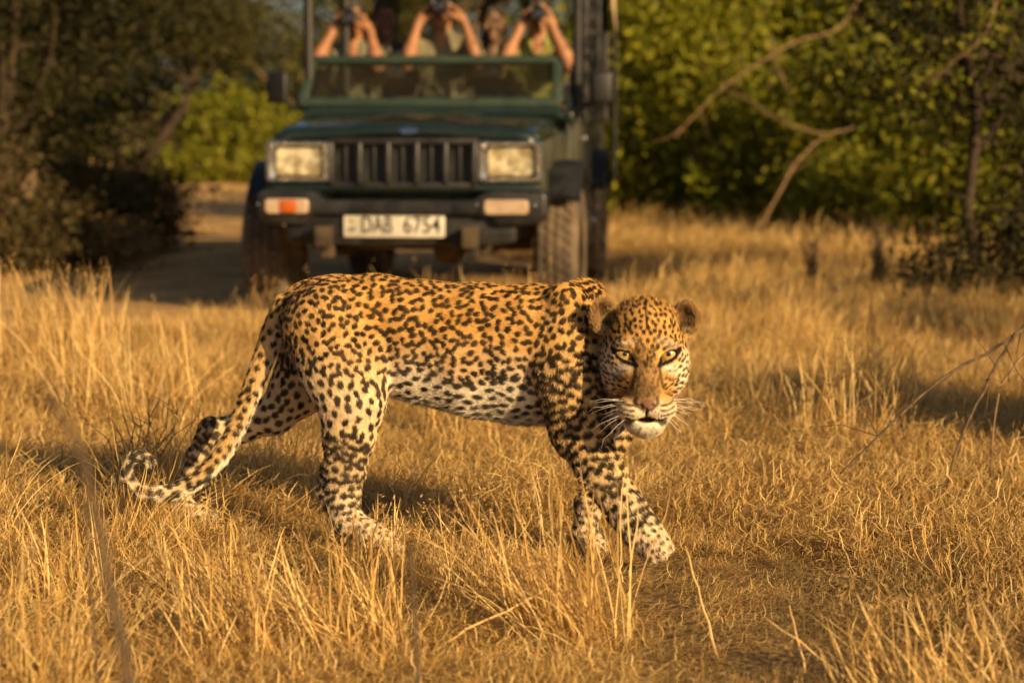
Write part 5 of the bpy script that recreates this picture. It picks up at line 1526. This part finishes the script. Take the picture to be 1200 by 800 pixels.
def scatter():
    r = np.random.default_rng(5)
    # near field: everything in front of the vehicle
    n = 6200
    Y = 2.6 + (11.0 - 2.6) * r.uniform(0, 1, n) ** 0.85
    X = r.uniform(-1, 1, n) * (0.27 * Y + 1.35)
    d = np.abs(X - track_center(Y)) / track_w(Y)
    ok = (d > 0.95) | (r.uniform(0, 1, n) < 0.32)
    ok &= ~((np.abs(X + 0.45) < 1.05) & (Y > 10.55))
    X, Y = X[ok], Y[ok]
    big = vn2(X, Y, 0.8, 21); patch = vn2(X, Y, 1.9, 33)
    idx = np.where(patch > 0.66, r.integers(6, 10, len(X)), r.integers(0, 6, len(X)))
    idx = np.where((patch < 0.30) & (r.uniform(0, 1, len(X)) < 0.6), r.integers(13, 16, len(X)), idx)
    near_leo = (np.abs(Y - 5.0) < 0.32) & (np.abs(X + 0.05) < 0.75)
    front = (Y < 4.75) & (Y > 3.2)
    sc = r.uniform(0.75, 1.15, len(X)) * (0.75 + 0.5 * big)
    idx = np.where(near_leo, r.integers(0, 6, len(X)), idx); sc = np.where(near_leo, sc * 0.62, sc)
    fr_ = (Y < 5.0) & (X > -0.75) & (X < 0.6); sc = np.where(fr_, np.minimum(sc, 0.8), sc); idx = np.where(fr_ & (idx >= 6) & (idx < 10), idx - 6, idx)
    roadside = (Y > 8.6) & (X < 0.35); sc = np.where(roadside, sc * 0.6, sc); idx = np.where(roadside & (idx >= 6) & (idx < 10), idx - 6, idx)
    far = Y > 6.0
    pick = far & (r.uniform(0, 1, len(X)) < 0.16); idx = np.where(pick, r.integers(6, 10, len(X)), idx)
    path = (X > 0.15) & (X < 0.95) & (Y < 4.9)                 # trampled strip right of the paws
    idx = np.where(path, np.where(r.uniform(0, 1, len(X)) < 0.5, r.integers(13, 16, len(X)), r.integers(0, 6, len(X))), idx); sc = np.where(path, sc * 0.6, sc)
    keep = ~path | (r.uniform(0, 1, len(X)) < 0.6); X, Y, sc, idx = X[keep], Y[keep], sc[keep], idx[keep]
    on = np.abs(X - track_center(Y)) / track_w(Y) < 0.95; sc = np.where(on, sc * 0.6, sc)
    grass_layer('dry_grass', 'golden dry grass matted over the ground round the leopard', X, Y, sc, idx, 1)
    # taller strands
    n = 300
    Y = r.uniform(3.3, 10.4, n); X = r.uniform(-1, 1, n) * (0.26 * Y + 1.2)
    ok = ~((np.abs(X + 0.05) < 0.72) & (Y < 5.3) & (Y > 4.05)) & (np.abs(X - track_center(Y)) / track_w(Y) > 1.0) & (vn2(X, Y, 1.1, 8) > 0.45) & ~((Y > 8.0) & (X < 0.4))
    ok &= ((X < -0.55) | ((Y < 3.9) & (X < 0.15)) | (Y > 6.6))
    ok &= ~((X > 0.15) & (X < 0.95) & (Y < 5.2)) & ~((Y < 4.6) & (r.uniform(0, 1, n) < 0.4))
    X, Y = X[ok], Y[ok]
    grass_layer('tall_dry_grass', 'taller seeding straw stems standing among the matted grass', X, Y, r.uniform(0.45, 0.85, len(X)), r.integers(10, 13, len(X)), 2, 0.1)
    # far field
    n = 6800
    Y = 10.6 + (48 - 10.6) * r.uniform(0, 1, n) ** 1.5
    X = r.uniform(-1, 1, n) * (0.27 * Y + 2.4)
    d = np.abs(X - track_center(Y)) / track_w(Y)
    ok = ((d > 1.0) | (r.uniform(0, 1, n) < 0.22) & (Y < 30)) & ~((np.abs(X + 0.45 - 0.1 * (Y - 11.2)) < 1.1) & (Y < 16))
    X, Y = X[ok], Y[ok]
    idx = np.where(r.uniform(0, 1, len(X)) < 0.35, r.integers(6, 10, len(X)), r.integers(0, 6, len(X)))
    idx = np.where((X > 2.0) & (Y < 13.5) & (r.uniform(0, 1, len(X)) < 0.5), r.integers(13, 16, len(X)), idx)
    clear = (X > 0.5) & (X < 3.4) & (Y > 12.8) & (Y < 19); idx = np.where(clear, r.integers(0, 6, len(X)), idx)
    on = np.abs(X - track_center(Y)) / track_w(Y) < 1.0
    grass_layer('far_grass', 'pale straw field beyond the vehicle running up to the bushes', X, Y, r.uniform(0.9, 1.5, len(X)) * (1 + Y * 0.012) * np.where(on, 0.5, 1.0), idx, 3)
scatter()

# single tufts that stand out
def tuft(label, x, y, n, h, lean, az, seed, rad=0.10, wid=(0.002, 0.0045), group='tall grass tufts', tint=1.0, name='grass_tuft'):
    r = np.random.default_rng(seed)
    a = r.uniform(0, 2 * np.pi, n); q = rad * np.sqrt(r.uniform(0, 1, n))
    root = np.stack([q * np.cos(a), q * np.sin(a), np.full(n, -0.01)], 1)
    L = r.uniform(0.5, 1.0, n) * h
    V, F, m = blades(root, L, r.uniform(*wid, n), r.normal(az, 0.8, n), np.abs(r.normal(lean, 0.26, n)), r.normal(0.5, 0.6, n), 0.2, r, 6)
    c = STRAW[r.integers(0, 6, n)] * r.uniform(0.85, 1.2, n)[:, None] * tint
    o = np_mesh(name, V, F, M_GRASS, None, True, np.repeat(c, m, axis=0))
    o.location = (x, y, gzf(x, y))
    tag(o, label, 'grass tuft', group)
    # nodding seed heads
    k = r.choice(n, n // 6, replace=False)
    tips = V.reshape(n, m, 3)[k, -1]
    C = np.repeat(tips, 9, 0) + r.normal(size=(len(k) * 9, 3)) * np.array([0.006, 0.006, 0.016])
    N = r.normal(size=C.shape); N /= np.linalg.norm(N, axis=1)[:, None]
    V2, F2, c2 = leaf_cards(C, N, 0.011, 0.35, np.tile(np.array([[0.50, 0.33, 0.13]]), (len(C), 1)), r)
    tag(np_mesh('seed_heads', V2, F2, M_GRASS, o, False, c2), kind='stuff')
    return o
tuft('broad tall tuft of golden grass by the track at the left', -1.76, 8.1, 560, 0.52, 0.3, 2.4, 1, 0.26)
tuft('golden tuft just below the big one at the left edge', -1.30, 7.2, 260, 0.42, 0.3, 2.0, 2, 0.26)
tuft('slanting tuft in the centre foreground below the front paws', 0.14, 4.12, 210, 0.40, 0.45, 2.7, 3, 0.11)
tuft('loose tuft in the left foreground under the tail', -0.62, 4.35, 170, 0.27, 0.5, 2.6, 12, 0.12)
tuft('loose bent tuft in the foreground below the hind paw', -0.30, 4.05, 190, 0.30, 0.5, 2.9, 13, 0.11)
tuft('loose tuft at the far left of the foreground', -0.95, 4.35, 170, 0.28, 0.45, 2.4, 14, 0.13)
tuft('thin tuft leaning left under the belly of the leopard', -0.08, 4.42, 90, 0.30, 0.4, 2.5, 4, 0.07)
tuft('blurred tuft low in the left foreground', -0.50, 3.95, 170, 0.26, 0.35, 2.4, 5, 0.13)
tuft('blurred tuft at the bottom right corner', 0.74, 3.7, 170, 0.24, 0.55, 2.2, 6, 0.16)
tuft('upright tuft between the hind and the front legs', -0.28, 4.55, 90, 0.24, 0.2, 1.6, 7, 0.08)
tuft('upright tuft by the path at the far right middle', 1.05, 6.6, 200, 0.40, 0.2, 1.4, 8, 0.2)
tuft('tuft in front of the right front tyre', 0.05, 9.4, 130, 0.42, 0.2, 1.4, 9, 0.3)
tuft('brown tuft standing before the bumper', -0.35, 9.7, 110, 0.38, 0.2, 1.7, 10, 0.35, tint=0.7)
tuft('tuft beside the left front tyre', -1.15, 9.3, 90, 0.36, 0.25, 1.7, 11, 0.22)
# dark dry weeds
def weed(label, x, y, h, seed, n=16, name='dry_weed', spread=0.5, az=None, mat=None, rad=0.0022):
    r = np.random.default_rng(seed); m = MB()
    for k in range(n):
        a = r.uniform(0, 6.28) if az is None else r.normal(az, 0.5)
        l = r.uniform(0.5, 1.0) * h; s = r.uniform(0.1, spread)
        pts = [(r.normal() * 0.02, r.normal() * 0.02, -0.01)]
        for t in (0.25, 0.5, 0.75, 1.0): pts.append((math.cos(a) * l * s * t ** 1.4 + r.normal() * 0.012, math.sin(a) * l * s * t ** 1.4 + r.normal() * 0.012, l * t * (1 - 0.25 * t * s)))
        m.tube(pts, [rad, rad, rad * 0.85, rad * 0.7, rad * 0.3], 5)
        for q in range(3):
            b = Vector(pts[r.integers(2, 5)]); m.tube([b, b + Vector((r.normal() * 0.03, r.normal() * 0.03, r.uniform(0.01, 0.05)))], [rad * 0.6, rad * 0.2], 4)
    o = m.build(name, mat or M_TWIG_DARK); o.location = (x, y, gzf(x, y))
    tag(o, label, 'weed', 'dead weeds in the grass')
    return o
weed('dark branching dead weed left of the leopard tail', -1.02, 5.75, 0.30, 1, 18, spread=0.7)
weed('row of dark dead weeds at the foot of the thicket on the right', 1.95, 11.3, 0.50, 2, 26, spread=0.16, rad=0.006)
weed('small dark weed left of the others before the straw field', 1.62, 11.6, 0.45, 3, 14, spread=0.12, rad=0.006)
weed('dark weed right of the others before the straw field', 2.2, 11.0, 0.48, 4, 20, spread=0.2, rad=0.006)
def stalk(label, path, r0, r1, mat, seed):
    r = np.random.default_rng(seed); m = MB()
    pts = spline([P(*q) for q in path], 14)
    m.tube([p + Vector(r.normal(size=3) * 0.001) for p in pts], [r0 + (r1 - r0) * i / 13 for i in range(14)], 6)
    o = m.build('grass_stalk', mat); tag(o, label, 'grass stalk', 'single stalks in the foreground')
M_STALK = mat_noise('brown_stalk', (0.045, 0.028, 0.014), (0.10, 0.062, 0.028), scale=40, rough=0.8)
M_STRAWSTALK = mat_noise('straw_stalk', (0.50, 0.32, 0.12), (0.66, 0.46, 0.2), scale=40, rough=0.7)
stalk('thick brown blurred stalk rising at the left of the foreground', [(240, 1505, 1.9), (150, 800, 1.92), (128, 690, 1.93), (114, 600, 1.94), (92, 530, 1.95), (60, 465, 1.97)], 0.0075, 0.003, M_STALK, 1)
stalk('thin brown blurred stalk right of the thick one', [(126, 1005, 3.0), (112, 760, 3.0), (100, 590, 3.02)], 0.004, 0.0015, M_STALK, 2)
stalk('dark blurred stalk below the near hind paw', [(480, 1060, 2.82), (488, 800, 2.82), (482, 640, 2.84)], 0.006, 0.002, M_STALK, 3)
stalk('pale bent stalk standing below the stepping paw', [(852, 815, 4.0), (832, 740, 4.02), (815, 680, 4.05), (803, 640, 4.08)], 0.0035, 0.0012, M_STRAWSTALK, 4)
stalk('pale stalk lying across the bottom centre', [(505, 765, 4.0), (550, 735, 4.0), (600, 712, 4.05), (640, 690, 4.1)], 0.003, 0.001, M_STRAWSTALK, 5)
stalk('short pale stalk at the bottom right of the centre', [(950, 815, 3.9), (938, 760, 3.92), (925, 710, 3.95)], 0.003, 0.001, M_STRAWSTALK, 6)
